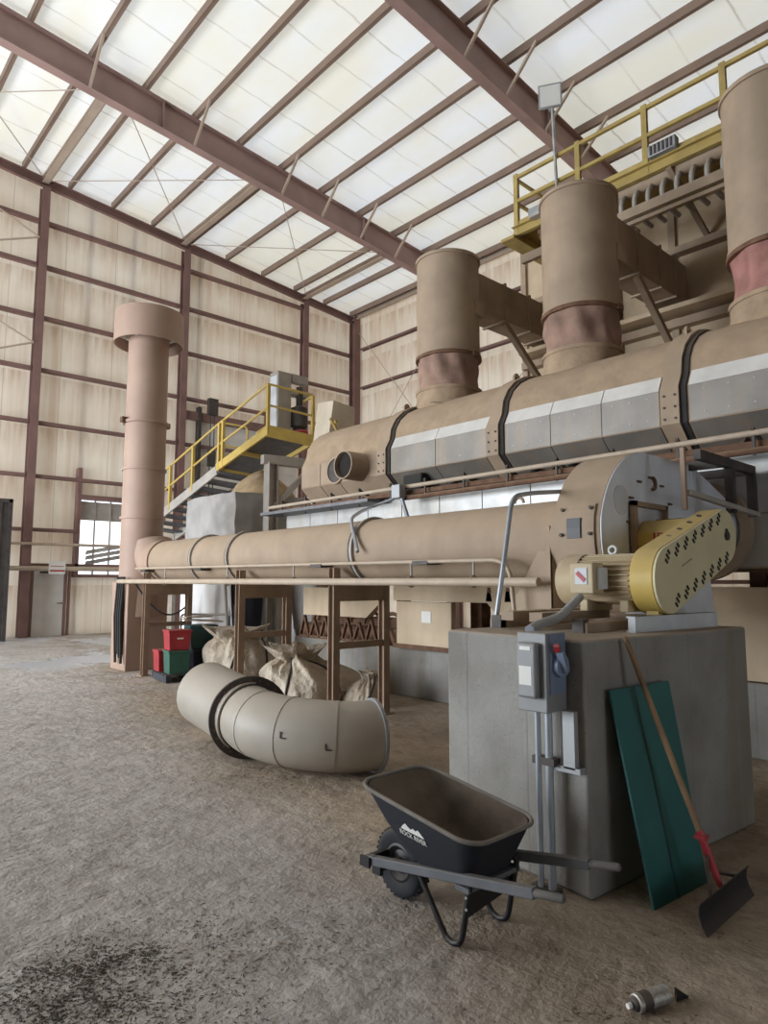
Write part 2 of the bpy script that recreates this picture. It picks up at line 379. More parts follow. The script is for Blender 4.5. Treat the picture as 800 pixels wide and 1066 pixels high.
# far end wall with its two openings (a louvred window and a gap beside the overhead door)
w = MB()
def wallrect(mb, x0, x1, z0, z1):
    mb.box((x0, YW, z0), (x1, YW + .1, z1))
WX0, WX1, WZ0, WZ1 = 7.25, 8.72, 1.9, 4.3
GX0, GX1, GZ = 10.78, 11.22, 2.5
HT = 16.2
wallrect(w, XWEST, WX0, 0, HT); wallrect(w, WX0, WX1, 0, WZ0); wallrect(w, WX0, WX1, WZ1, HT); wallrect(w, WX1, GX0, 0, HT)
wallrect(w, GX0, GX1, GZ, HT); wallrect(w, GX1, XE, 0, HT)
struct('wall_north', w, 'wall', smooth=0)
struct('wall_east', MB().box((XE, YS, 0), (XE + .1, YW, 14)), 'wall', smooth=0)
struct('wall_south', MB().box((XWEST, YS - .1, 0), (.8, YS, 16.5)).box((3.6, YS - .1, 0), (XE, YS, 16.5)).box((.8, YS - .1, 3.0), (3.6, YS, 16.5)), 'dark_wall', smooth=0)
w = MB(); OY0, OY1, OZ = 8.5, 21.5, 7.
w.box((XWEST - .1, YS, 0), (XWEST, OY0, 16.5)); w.box((XWEST - .1, OY1, 0), (XWEST, YW, 16.5)); w.box((XWEST - .1, OY0, OZ), (XWEST, OY1, 16.5))
struct('wall_west', w, 'dark_wall', smooth=0)

# end wall columns, rake beam, girts
for x in (5.7, 10.52, 15.85):
    zt = zp(x) - .3
    struct('column', MB().ibeam((x, 22.28, 0), (x, 22.28, zt), .3, .24, .02, up=(0, 1, 0)), 'brown_steel', smooth=0)
struct('column', MB().ibeam((18.52, 22.2, 0), (18.52, 22.2, zp(18.5)), .36, .34, .025, up=(0, 1, 0)), 'brown_steel', smooth=0)
for x in (-3.6, 1.0):
    struct('column', MB().ibeam((x, 22.28, 0), (x, 22.28, zp(x) - .3), .3, .24, .02, up=(0, 1, 0)), 'brown_steel', smooth=0)
struct('beam', MB().channel((XWEST, 22.3, zp(XWEST) - .15), (18.5, 22.3, zp(18.5) - .15), .3, .12, .02, side=1), 'brown_steel', smooth=0)
GZS = [3.2, 4.85, 6.52, 8.2, 9.88, 11.55, 13.0]
xs_cols = [-3.6, 1.0, 5.7, 10.52, 15.85, 18.52]
for i in range(len(xs_cols) - 1):
    for z in GZS:
        if z > zp(xs_cols[i + 1]) - .55: continue
        if i == 2 and z < 4: 
            struct('girt', MB().channel((5.85, 22.36, z), (7.13, 22.36, z), .2, .1, .012, up=(0, 1, 0)), 'brown_steel', smooth=0); continue
        struct('girt', MB().channel((xs_cols[i] + .13, 22.36, z), (xs_cols[i + 1] - .13, 22.36, z), .2, .1, .012, up=(0, 1, 0)), 'brown_steel', smooth=0)
# east wall frame columns and girts
ys_cols = [1.9, 9.1, 16.3, 22.2]
for y in ys_cols[:3]:
    struct('column', MB().ibeam((18.35, y, 0), (18.35, y, zp(18.4)), .6, .26, .025, up=(1, 0, 0)), 'rafter', smooth=0)
for i in range(3):
    for z in (1.7, 3.4, 5.1, 6.8, 8.4, 10.15, 11.9):
        struct('girt', MB().channel((18.72, ys_cols[i] + .14, z), (18.72, ys_cols[i + 1] - .2, z), .18, .1, .012, up=(1, 0, 0)), 'brown_steel', smooth=0)
# rafters with fly braces
PX = [18.3, 16.82, 15.28, 13.72, 12.13, 10.62, 9.18, 7.78, 6.38, 5.0, 3.6, 2.15, .7, -.8, -2.3, -3.8, -5.3, -6.8]
for y in (1.9, 9.1, 16.3):
    h = .82
    r = struct('rafter', MB().ibeam((XWEST + .1, y, zp(XWEST + .1) - h / 2), (18.5, y, zp(18.5) - h / 2), h, .27, .03), 'rafter', smooth=0)
    st = MB()
    for x in (6.9, 13.9, 0): st.box((x - .012, y - .12, zp(x) - h + .03), (x + .012, y + .12, zp(x) - .03))
    o = struct('stiffener', st, 'rafter', r, smooth=0)
    for k in (2, 3, 4, 5, 7, 9, 11):
        x = PX[k]
        o = MB().bar((x, y - .12, zp(x) - h + .02), (x - .02, y - 1.0, zp(x) + .03), .06, .06).build('brace', 'strut', r, smooth=0)
        o['kind'] = 'structure'
for x in PX:
    for (y0, y1) in ((1.2, 9.1), (9.1, 16.3), (16.3, 22.3)):
        struct('purlin', MB().channel((x, y0, zp(x) + .11), (x, y1, zp(x) + .11), .22, .09, .014, side=1), 'purlin', smooth=0)
for x in (5.78, 10.5, 15.92):
    struct('strut_beam', MB().channel((x, 16.3, zp(x) - .03), (x, 22.3, zp(x) - .03), .2, .2, .02, side=-1), 'strut', smooth=0)
struct('eave_beam', MB().channel((18.55, 1.9, zp(18.5) + .03), (18.55, 22.3, zp(18.5) + .03), .32, .14, .02, side=-1), 'strut', smooth=0)
def rod(p, q, r=.014):
    struct('bracing_rod', MB().tube([p, q], r, 6), 'strut')
rod((5.8, 22.1, zp(5.8) - .1), (10.4, 16.5, zp(10.4) - .3)); rod((10.4, 22.1, zp(10.4) - .1), (5.9, 16.5, zp(5.9) - .3))
rod((10.6, 22.1, zp(10.6) - .1), (15.8, 16.5, zp(15.8) - .3)); rod((15.8, 22.1, zp(15.8) - .1), (10.7, 16.5, zp(10.7) - .3))
rod((1.0, 22.1, zp(1) - .1), (5.6, 16.5, zp(5.6) - .3)); rod((5.6, 22.1, zp(5.6) - .1), (1.0, 16.5, zp(1) - .3))
rod((18.6, 22., 12.6), (18.6, 16.5, 6.)); rod((18.6, 22., 6.2), (18.6, 16.5, 12.4))
rod((18.6, 16.2, 12.6), (18.6, 9.3, 6.)); rod((18.6, 16.2, 6.2), (18.6, 9.3, 12.4))
# portal braces meeting the left column
for z in (9.0, 12.4):
    rod((5.55, 22.1, z), (1.2, 22.1, z + 1.9), .03); rod((5.55, 22.1, z), (1.2, 22.1, z - 1.9), .03)
# end wall window with half-open louvres
wf = MB()
for (a, b) in (((WX0 - .12, 22.3, WZ0 - .1), (WX0, 22.66, WZ1 + 1.0)), ((WX1, 22.3, WZ0 - .1), (WX1 + .12, 22.66, WZ1 + .5)), ((WX0, 22.3, WZ1), (WX1, 22.66, WZ1 + .14)), ((WX0, 22.3, WZ0 - .1), (WX1, 22.66, WZ0))): wf.box(a, b)
wn = struct('window_1', wf, 'brown_steel', smooth=0)
wl = MB()
for k in range(4):
    z = 3.72 + .15 * k; wl.bar((WX0, 22.5, z), (WX1, 22.5, z), .16, .012, (0, 1, .3))
for k in range(3):
    z = 2.25 + .17 * k; wl.bar((WX0 + .25, 22.45, z), (WX1, 22.5, z + .25), .2, .012, (0, .8, 1))
wl.box((7.72, 22.46, 1.9), (7.77, 22.5, 4.3)); wl.box((8.22, 22.46, 1.9), (8.27, 22.5, 4.3))
o = wl.build('louver', 'frame_grey', wn, smooth=0); o['kind'] = 'structure'
# personnel door with frame and closer
d = struct('door_1', MB().box((5.98, 22.36, 0), (6.86, 22.41, 2.05)), 'door', bevel=.01)
struct('door_frame', MB().box((5.9, 22.34, 0), (5.98, 22.5, 2.13)).box((6.86, 22.34, 0), (6.95, 22.5, 2.13)).box((5.9, 22.34, 2.05), (6.95, 22.5, 2.13)), 'brown_steel', d, smooth=0)
struct('door_closer', MB().box((6.15, 22.28, 1.92), (6.4, 22.36, 1.98)).bar((6.4, 22.3, 1.95), (6.55, 22.33, 1.98), .03, .02), 'dark_steel', d, smooth=0)
struct('door_handle', MB().cyl((6.8, 22.28, 1.0), (6.8, 22.38, 1.0), .02, 10).bar((6.8, 22.29, 1.0), (6.66, 22.29, 1.0), .025, .025), 'dark_steel', d, smooth=0)
# low girt line and lower wall liner panels right of the door
struct('trim_1', MB().box((5.85, 22.3, 2.14), (10.4, 22.42, 2.22)), 'brown_steel', smooth=0)
struct('trim_2', MB().box((9.25, 22.3, 0), (9.31, 22.45, 2.14)).box((7.0, 22.34, 0), (7.06, 22.45, 2.14)), 'brown_steel', smooth=0)
# overhead door to the right of the second column
od = MB().box((11.25, 22.4, 0), (15.6, 22.46, 7.5))
for k in range(14): od.box((11.25, 22.375, .1 + k * .53), (15.6, 22.4, .16 + k * .53))
d2 = struct('door_2', od, 'door', smooth=0)
struct('door_track', MB().box((11.16, 22.2, 0), (11.28, 22.42, 8.0)), 'dark_steel', d2, smooth=0)
struct('door_header', MB().box((10.7, 22.25, 7.5), (15.7, 22.42, 7.8)), 'brown_steel', d2, smooth=0)
struct('trim_3', MB().ibeam((14.1, 22.2, 3), (14.1, 22.2, 8.2), .24, .2, .02, up=(0, 1, 0)), 'brown_steel', smooth=0)
ch = MB().tube([(11.5, 21.95, 2.0), (11.5, 21.95, 8.1)], .02, 6).tube([(11.65, 21.95, 2.2), (11.65, 21.95, 8.1)], .02, 6).box((11.4, 21.85, 7.7), (11.75, 22.05, 8.3)).box((11.42, 21.9, 5.8), (11.72, 22.0, 6.4))
tag(ch.build('hanging_chain_hoist', 'dark_steel'), 'dark chain hoist hanging beside the overhead door on the far wall', 'hoist')

# wall pipes and sign on the far wall
tag(MB().tube([(-2, 22.05, 2.76), (9.9, 22.05, 2.82)], .045, 10).build('wall_pipe', 'pipe'), 'upper thin pipe running across the far end wall above the white door', 'pipe')
tag(MB().tube([(-2, 22.05, 2.06), (9.9, 22.05, 2.06)], .075, 12).build('wall_pipe', 'pipe'), 'lower thick pipe running across the far end wall just above the white door', 'pipe')
sg = tag(MB().box((6.28, 21.93, 1.9), (6.75, 21.96, 2.28)).build('door_sign', 'white'), 'small white sign with a red line hanging over the white door', 'sign')
MB().box((6.3, 21.92, 1.97), (6.73, 21.93, 2.02)).box((6.32, 21.92, 2.12), (6.7, 21.93, 2.14)).build('printed_line', 'red', sg, smooth=0)
pn = MB().box((3.3, 21.2, 0), (5.0, 21.28, 3.98)); pn.box((4.92, 21.15, 0), (5.02, 21.3, 4.0)); pn.box((3.3, 21.15, 3.9), (5.02, 21.3, 4.0))
for k in range(7): pn.box((3.4 + .22 * k, 21.17, 0), (3.44 + .22 * k, 21.2, 3.9))
tag(pn.build('partition_panel', 'dark_steel', smooth=0), 'dark grey ribbed metal panel standing against the far wall at the left edge', 'panel')

# ------------------------------------------------------------------ fluid bed dryer
XC = 8.3
def hoodprof(y, g=0.):
    pts = [(7.62 - g, 2.98), (7.2 - g, 3.36), (7.2 - g, 3.77), (7.29 - g, 3.93)]
    for i in range(1, 12):
        a = PI - (PI * i / 12); pts.append((XC + (1.01 + g) * math.cos(a), 3.93 + (.68 + g) * math.sin(a)))
    pts += [(9.31 + g, 3.93), (9.4 + g, 3.77), (9.4 + g, 3.36), (8.98 + g, 2.98)]
    return [V(x, y, z) for x, z in pts]
YN, YF = -4.5, 10.15
dry = thing('dryer', 'long dust-covered dryer with a rounded hood and stainless side panels', 'dryer', (XC, 3, .7))
MB().loft([hoodprof(YN), hoodprof(YF)]).build('hood', 'tan_dust', dry, smooth=30)
SEC = [(-4.4, 2.98), (3.36, 5.42), (5.86, 7.66)]
SEC = [(-4.4, 3.01), (3.33, 5.46), (5.78, 7.71)]
for (y0, y1) in SEC:
    p = MB(); n = max(1, round((y1 - y0) / .85)); L = (y1 - y0) / n
    for k in range(n):
        a = y0 + k * L + .006; b = y0 + (k + 1) * L - .006
        p.prism([(7.192, a, 3.37), (7.192, a, 3.765), (7.21, a, 3.765), (7.21, a, 3.37)], (0, b - a, 0))
        p.prism([(7.19, a, 3.355), (7.607, a, 2.972), (7.62, a, 2.985), (7.203, a, 3.365)], (0, b - a, 0))
    p.build('side_panel', 'steel', dry, smooth=0)
    p = MB()
    for k in range(n):
        a = y0 + k * L + .006; b = y0 + (k + 1) * L - .006
        p.prism([(7.188, a, 3.765), (7.282, a, 3.945), (7.298, a, 3.94), (7.204, a, 3.765)], (0, b - a, 0))
    p.build('trim_strip', 'bright_steel', dry, smooth=0)
    p = MB()
    for k in range(n):
        for t in (.2, .5, .8):
            y = y0 + (k + t) * L
            for z in (3.45, 3.7): p.disc((7.193, y, z), (-1, 0, 0), .010, .006, 8)
            p.disc((7.36, y, 3.215), (-.67, 0, -.74), .013, .01, 8)
    p.build('panel_screw', 'lamp_grey', dry)
# end section (tan panels) with hatch lines
p = MB()
for k, (a, b) in enumerate(((8.02, 9.0), (9.02, 9.55), (9.57, 10.13))):
    p.prism([(7.186, a, 3.37), (7.186, a, 3.765), (7.21, a, 3.765), (7.21, a, 3.37)], (0, b - a, 0))
    p.prism([(7.19, a, 3.355), (7.607, a, 2.972), (7.62, a, 2.985), (7.203, a, 3.365)], (0, b - a, 0))
p.build('end_panel', 'tan', dry, smooth=0)
for y in (3.1, 5.55, 7.8):
    mb = MB(); a = hoodprof(y, .05); b = hoodprof(y + .2, .05); mb.loft([a, b])
    bd = mb.build('clamp_band', 'tan', dry, smooth=30)
    s = MB()
    for z in (3.42, 3.55, 3.68):
        for t in (.04, .16): s.disc((7.15, y + t, z), (-1, 0, 0), .014, .012, 8)
    s.build('bolt', 'dark_steel', bd)
    MB().loft([hoodprof(y - .07, .02), hoodprof(y, .02)]).build('rubber_joint', 'black_rubber', dry, smooth=30)
    lg = MB().disc((7.75, y + .1, 4.56), (0, 1, 0), .07, .03, 16); lg.box((7.7, y + .1, 4.4), (7.8, y + .13, 4.56)); lg.build('lifting_lug', 'tan', dry)
# two round ports on the end section
prt = MB().disc((7.19, 9.1, 3.58), (-1, 0, 0), .215, .02, 36).build('round_port', 'dark_steel', dry)
MB().hollow((7.19, 9.1, 3.58), (7.15, 9.1, 3.58), .24, .03).build('port_ring', 'tan', prt)
prt = MB().hollow((7.25, 8.47, 3.56), (6.82, 8.47, 3.56), .235, .02).build('open_port', 'tan', dry)
MB().disc((6.90, 8.47, 3.56), (1, 0, 0), .216, .01, 36).build('port_bore', 'hole', prt)
# small nozzles on the lower facet
for y in (2.2, 3.9, 4.55, 5.1, 6.5, 7.25):
    MB().cyl((7.42, y, 3.16), (7.28, y, 3.02), .035, 10).cyl((7.34, y, 3.08), (7.30, y, 3.04), .055, 10).build('nozzle', 'black', dry)
for y in (2.55, 4.2, 4.85, 6.2):
    MB().bar((7.42, y, 3.13), (7.22, y, 2.98), .05, .05).build('drain_stub', 'dark_steel', dry, smooth=0)
MB().box((7.15, 7.0, 2.98), (7.5, 7.4, 3.3)).build('burner_box', 'black_rubber', dry, bevel=.03)
# lower plenum and deck
p = MB()
yy = -4.4; k = 0
p.box((7.05, -4.4, 1.78), (9.6, 10.4, 2.98))
p.build('plenum', 'tan', dry, smooth=0)
p = MB(); yy = -4.4
while yy < 10.3:
    p.box((7.03, yy + .008, 2.32), (7.055, min(yy + .78, 10.38) - .008, 2.93)); yy += .78
p.build('plenum_panel', 'white_steel', dry, smooth=0)
p = MB(); yy = -4.4
while yy < 10.3:
    p.box((7.03, yy + .008, 1.80), (7.055, min(yy + 1.2, 10.38) - .008, 2.30)); yy += 1.2
p.build('lower_panel', 'frame_grey', dry, smooth=0)
MB().box((6.86, -4.4, 2.93), (7.7, 10.4, 2.99)).build('deck_ledge', 'rust', dry, smooth=0)
MB().box((6.6, 7.6, 2.86), (7.2, 10.6, 2.91)).build('walk_grating', 'grating', dry, smooth=0)
for y in (-3, 0, 3, 6, 9.5):
    for x in (7.3, 9.2): MB().box((x, y, .7), (x + .2, y + .2, 1.8)).build('support_leg', 'rust', dry, smooth=0)
# cake of dust / insulation caps on top
for (y, s) in ((7.0, .16), (8.25, .1)):
    MB().prism([(7.72, y, 4.44), (7.72, y + .28, 4.44), (7.66, y + .32, 4.36 + s), (7.66, y + .05, 4.36 + s * .6)], (.12, 0, .05)).build('inspection_flap', 'tan', dry, smooth=0)
MB().cyl((7.8, 9.85, 4.5), (7.62, 9.85, 4.72), .03, 8).cyl((7.72, 9.78, 4.66), (7.72, 9.92, 4.66), .035, 8).build('valve', 'dull_yellow', dry)

# pipe runs on brackets along the dryer's flank
pp = thing('dryer_pipe_run', 'pair of pale pipes on brackets running along the flank of the dryer', 'pipe', (6.8, 3, 2.9))
MB().tube([(6.8, -4, 3.08), (6.8, 10.6, 3.02)], .03, 10).build('upper_pipe', 'pipe', pp)
MB().tube([(6.8, -4, 2.9), (6.8, 7.0, 2.87)], .035, 10).build('lower_pipe', 'rust', pp)
y = -3.5
while y < 10.4:
    MB().bar((6.78, y, 3.1), (7.03, y, 3.0), .03, .03).bar((6.8, y, 2.84), (6.8, y, 3.12), .025, .025).build('bracket', 'dark_steel', pp, smooth=0); y += .72

# plinth and conveyor below
tag(MB().box((6.97, -4.5, 0), (10.2, 9.98, .70)).build('concrete_plinth', 'concrete', bevel=.015), 'low concrete plinth running along the floor beneath the dryer', 'plinth')
cv = thing('vibrating_conveyor', 'beige vibrating conveyor on triangular supports set on the low plinth under the dryer', 'conveyor', (6.95, 6, .7))
MB().channel((6.92, -4.3, 1.49), (6.92, 7.36, 1.49), .2, .1, .02, side=1).box((6.94, -4.3, 1.38), (7.25, 7.36, 1.6)).build('top_beam', 'cream', cv, smooth=0)
MB().box((6.9, 6.2, .74), (7.0, 7.28, 1.37)).build('side_panel', 'cream', cv, bevel=.01)
MB().box((6.86, 6.15, .70), (7.05, 7.32, .76)).build('sill_plate', 'rust', cv, smooth=0)
MB().box((6.892, 6.58, 1.08), (6.9, 6.76, 1.24)).build('white_label', 'white', cv, smooth=0)
MB().prism([(6.88, 7.62, 1.56), (6.88, 9.6, 1.56), (6.88, 9.6, 1.1), (6.88, 7.95, 1.1), (6.88, 7.62, 1.34)], (.12, 0, 0)).build('chute_panel', 'cream', cv, smooth=0)
for y in (4.6, 4.9, 5.2, 5.5): MB().prism([(6.9, y, 1.4), (6.9, y + .1, 1.4), (6.9, y + .07, 1.58), (6.9, y + .03, 1.58)], (.03, 0, 0)).build('gusset', 'rust', cv, smooth=0)
for i in range(8):
    y = 7.42 + i * .29; t = MB()
    a = V(6.9, y, .74); b = V(6.9, y + .26, .74); c = V(6.9, y + .13, 1.02 + .06 * (i % 2))
    t.bar(a, b, .05, .03).bar(a, c, .05, .03).bar(b, c, .05, .03); t.build('triangular_support', 'rust', cv, smooth=0)
MB().box((7.0, 7.36, .7), (7.25, 9.8, .95)).box((7.2, 7.36, .95), (7.3, 9.8, 1.1)).build('base_rail', 'rust', cv, smooth=0)
for i in range(5):
    MB().tube(arc((7.12, 7.6 + i * .45, .95), (0, 1, 0), (0, 0, 1), .22, .2, 2.4, 8), .03, 6).build('leaf_spring', 'rust', cv)
MB().prism([(6.9, 4.2, 1.6), (6.9, 5.7, 1.5), (6.9, 4.9, .72), (6.9, 4.2, .72)], (.1, 0, 0)).build('gusset_plate', 'cream', cv, smooth=0)
MB().box((6.95, -4.3, .72), (7.05, 4.2, 1.38)).build('side_panel', 'cream', cv, smooth=0)

# ------------------------------------------------------------------ exhaust stacks
def exhaust(y, label, boot, armx, zt=7.2, seed=0):
    g = thing('exhaust_stack', label, 'exhaust duct', (XC, y, 4.55), 'exhaust stacks on the dryer hood')
    r = .53
    c = MB().lathe((XC, y, 0), (0, 0, 1), [(5.42, r), (5.42, r + .015), (5.47, r + .015), (5.47, r), (zt - .05, r), (zt - .05, r + .025), (zt, r + .025), (zt, r - .03), (5.42, r - .03), (5.42, r)], 56)
    c.build('cylinder', 'tan', g)
    MB().disc((XC, y, zt - .12), (0, 0, 1), r - .02, .02, 48).build('cover_disc', 'tan', g)
    # fabric boot, puckered
    b = MB(); rings = []
    N = 72
    for k in range(15):
        t = k / 14; z = 4.78 + (5.44 - 4.78) * t; ring = []
        for i in range(N):
            a = 2 * PI * i / N
            pin = math.sin(PI * t) ** .8
            f = noise.noise(V(math.cos(a) * 2.2 + seed, math.sin(a) * 2.2, z * 2.6))
            rr = r + .006 - .05 * pin + .075 * pin * f + .02 * pin * math.sin(9 * a + 5 * z)
            ring.append(V(XC + rr * math.cos(a), y + rr * math.sin(a), z))
        rings.append(ring)
    b.loft(rings, True, False); b.build('fabric_boot', boot, g, smooth=80)
    MB().lathe((XC, y, 0), (0, 0, 1), [(4.3, r + .03), (4.62, r + .03), (4.62, r + .015), (4.78, r + .015), (4.78, r + .03), (4.83, r + .03), (4.83, r - .03), (4.3, r - .03), (4.3, r + .03)], 56).build('collar', 'tan_dust', g)
    MB().lathe((XC, y, 0), (0, 0, 1), [(5.36, r + .03), (5.41, r + .03), (5.41, r - .02), (5.36, r - .02), (5.36, r + .03)], 56).box((XC - .03, y - r - .06, 5.35), (XC + .1, y - r - .01, 5.42)).build('hose_clamp', 'rust', g)
    ar = MB().box((XC + .35, y - .24, zt - .75), (armx, y + .24, zt - .08)).build('branch_duct', 'tan', g, smooth=0)
    for x in (XC + 1.25, XC + 2.0, armx - .5):
        MB().box((x, y - .27, zt - .78), (x + .05, y + .27, zt - .05)).build('flange', 'tan', ar, smooth=0)
    MB().bar((XC + 1.3, y - .2, zt - .78), (XC + 2.55, y - .2, zt - 1.75), .1, .1).build('brace', 'tan', g, smooth=0)
    MB().box((XC - .12 + .2, y - r - .025, zt - 1.05), (XC + .3, y - r + .06, zt - .8)).build('inspection_plate', 'tan', g, smooth=0)
    return g
exhaust(7.46, 'farthest exhaust stack on the dryer hood, with a dusty reddish fabric boot', 'boot', 11.32, 7.12, 1)
exhaust(4.92, 'middle exhaust stack on the dryer hood, with a dark band across its fabric boot', 'boot', 11.32, 7.14, 4)
exhaust(2.36, 'exhaust stack at the right edge with a bright red fabric boot', 'pink_boot', 11.32, 7.35, 9)

# ------------------------------------------------------------------ dust collector with platform
dc = thing('dust_collector', 'tall tan dust collector housing behind the exhaust stacks, topped by a railed platform', 'dust collector', (12.5, 3, 0))
b = MB().box((11.4, -5, 4.8), (14.5, 8.0, 9.0)); b.build('housing', 'cream', dc, smooth=0)
b = MB()
y = -4.6
while y < 8.0:
    b.box((11.33, y, 4.8), (11.41, y + .12, 9.0)); y += 1.05
for x in (11.9, 12.9, 13.9): b.box((x, 7.99, 4.8), (x + .12, 8.07, 9.0))
b.build('stiffener_rib', 'tan', dc, smooth=0)
for y0 in (-4.8, -1.6, 1.6, 4.8):
    b = MB()
    rt = [V(11.42, y0, 4.82), V(14.48, y0, 4.82), V(14.48, y0 + 3.15, 4.82), V(11.42, y0 + 3.15, 4.82)]
    rb = [V(12.6, y0 + 1.3, 2.9), V(13.3, y0 + 1.3, 2.9), V(13.3, y0 + 1.85, 2.9), V(12.6, y0 + 1.85, 2.9)]
    b.loft([rb, rt]); b.build('hopper', 'cream', dc, smooth=0)
for (x, y) in ((11.5, 7.9), (14.4, 7.9), (11.5, 1.5), (14.4, 1.5), (11.5, -4.8), (14.4, -4.8)):
    MB().ibeam((x, y, 0), (x, y, 4.8), .24, .22, .02, up=(1, 0, 0)).build('support_leg', 'tan', dc, smooth=0)
b = MB().box((11.2, -5, 6.0), (11.42, 8.05, 6.14)).box((11.2, -5, 7.3), (11.42, 8.05, 7.42))
b.build('waler_beam', 'tan', dc, smooth=0)
MB().box((10.9, -5, 6.2), (11.35, 7.9, 6.28)).build('lower_shelf', 'cream', dc, smooth=0)
# platform
MB().box((9.98, -5, 8.2), (11.4, 7.25, 8.28)).channel((9.98, -5, 8.2), (9.98, 7.28, 8.2), .2, .08, .015, side=-1).build('platform_deck', 'dull_yellow', dc, smooth=0)
MB().box((10.0, 7.2, 8.1), (12.2, 7.3, 8.3)).box((9.8, 7.15, 8.02), (11.4, 7.45, 8.08)).build('end_beam', 'dull_yellow', dc, smooth=0)
rl = MB()
for z in (9.30, 8.82): rl.bar((10, -5, z), (10, 7.25, z), .06, .06).bar((10, 7.25, z), (11.5, 7.25, z), .05, .05)
rl.bar((10, -5, 8.36), (10, 7.25, 8.36), .02, .14)
gr = rl.build('guard_rail', 'dull_yellow', dc, smooth=0)
for y in (7.22, 5.9, 4.68, 3.46, 2.2, .9, -.5):
    MB().bar((10, y, 8.1), (10, y, 9.36), .07, .09).build('rail_post', 'dull_yellow', gr, smooth=0)
MB().bar((11.3, 7.25, 8.2), (11.3, 7.25, 9.36), .06, .06).build('rail_post', 'dull_yellow', gr, smooth=0)
# pulse header with downpipes
ph = MB().tube([(10.15, 5.75, 8.12), (10.15, 3.1, 8.12)], .13, 18).build('pulse_header', 'tan', dc)
for k in range(9):
    y = 5.35 - k * .23
    pts = fillet([(10.12, y, 8.05), (9.98, y, 7.86), (9.98, y - .0, 7.62), (10.2, y - .02, 7.56), (10.5, y - .02, 7.56)], .08, 5)
    MB().tube(pts, .042, 10).build('pulse_pipe', 'frame_grey', ph)
MB().channel((9.95, 7.1, 7.62), (9.95, -5, 7.62), .16, .08, .015, side=-1).build('bracket_rail', 'tan', dc, smooth=0)
MB().bar((9.95, 6.6, 7.43), (9.95, -5, 7.43), .06, .06).build('bracket_rail', 'tan', dc, smooth=0)
for y in (6.6, 5.8, 4.3, 3.1): MB().bar((9.95, y, 8.1), (11.4, y, 7.45), .08, .08).build('platform_bracket', 'tan', dc, smooth=0)
for (y, rr) in ((6.6, .12), (6.25, .12), (5.65, .1)):
    t = MB().tube([(10.0, y, 8.1), (10.0, y, 7.9), (10.05, y - .05, 7.65)], [rr * .5, rr, rr * .6], 10).cyl((9.95, y - .1, 7.98), (9.95, y + .1, 7.98), .05, 10)
    t.build('diaphragm_valve', 'rust', dc)

fl = thing('flood_light', 'grey flood light on a tall pole clamped to the yellow platform railing', 'flood light', (9.93, 6.28, 8.3))
MB().tube([(9.93, 6.28, 8.15), (9.93, 6.34, 10.2)], .028, 10).build('pole', 'galv', fl)
hd = MB(); c = V(9.9, 6.36, 10.42); a = V(-.75, -.45, -.25).normalized()
u = a.cross(V(0, 0, 1)).normalized(); w_ = u.cross(a)
def rect(c, w, h): return [c + u * sx * w + w_ * sz * h for sx, sz in ((-1, -1), (1, -1), (1, 1), (-1, 1))]
hd.loft([rect(c - a * .09, .10, .10), rect(c - a * .03, .2, .19), rect(c + a * .06, .21, .2)])
hh = hd.build('lamp_head', 'lamp_grey', fl, bevel=.01)
MB().loft([rect(c + a * .055, .18, .17), rect(c + a * .066, .18, .17)]).build('lens', 'white', hh, smooth=0)
MB().cyl(c - w_ * .24, c - w_ * .12, .03, 10).build('knuckle', 'lamp_grey', fl)
jb = thing('junction_box', 'small grey ribbed electrical box fixed on the yellow platform edge near the railing', 'electrical box', (10.0, 4.4, 8.35))
MB().box((9.88, 4.15, 8.36), (10.02, 4.6, 8.55)).build('box', 'lamp_grey', jb, bevel=.015)
t = MB()
for k in range(6): t.box((9.865, 4.2 + k * .065, 8.38), (9.885, 4.23 + k * .065, 8.53))
t.build('cooling_fin', 'dark_steel', jb, smooth=0)
jb = thing('lamp_fitting', 'small dark lamp fitting on the end of the yellow platform above the middle exhaust stack', 'lamp', (9.95, 6.0, 8.3))
MB().box((9.82, 6.5, 8.3), (9.96, 6.85, 8.45)).build('housing', 'lamp_grey', jb, bevel=.02)
MB().box((9.81, 6.52, 8.26), (9.95, 6.83, 8.3)).build('lens', 'frame_grey', jb, bevel=.01)

# ------------------------------------------------------------------ intake stack and long duct
DX, DZ, DR = 5.5, 2.03, .385
st = thing('intake_stack', 'tall mauve-tan intake stack with a wide open collar at its top', 'stack', (5.4, 12.9, 0))
SX, SY = 5.36, 12.9
MB().lathe((SX, SY, 0), (0, 0, 1), [(1.0, .40), (6.62, .385), (6.62, .36), (1.0, .37), (1.0, .40)], 48).build('pipe', 'stack', st)
MB().lathe((SX, SY, 0), (0, 0, 1), [(6.38, .67), (7.02, .66), (7.04, .6), (7.04, .3), (7.02, .3), (7.0, .63), (6.38, .65), (6.38, .67)], 56).build('rain_collar', 'stack', st)
for k in range(6):
    a = PI / 6 + k * PI / 3; t = MB(); t.bar((SX + .38 * math.cos(a), SY + .38 * math.sin(a), 6.5), (SX + .65 * math.cos(a), SY + .65 * math.sin(a), 6.6), .06, .06); t.build('collar_bracket', 'white', st, smooth=0)
for z, rr in ((6.5, .43), (4.75, .44), (3.82, .42), (2.86, .43)):
    bd = MB().lathe((SX, SY, z), (0, 0, 1), [(0, .38), (0, rr), (.05, rr), (.05, .38), (0, .38)], 48).build('band', 'stack', st)
    if z == 4.75: MB().box((SX - .5, SY - .06, z), (SX - .4, SY + .06, z + .1)).box((SX + .38, SY - .06, z), (SX + .48, SY + .06, z + .1)).build('clamp_lug', 'rust', bd, smooth=0)
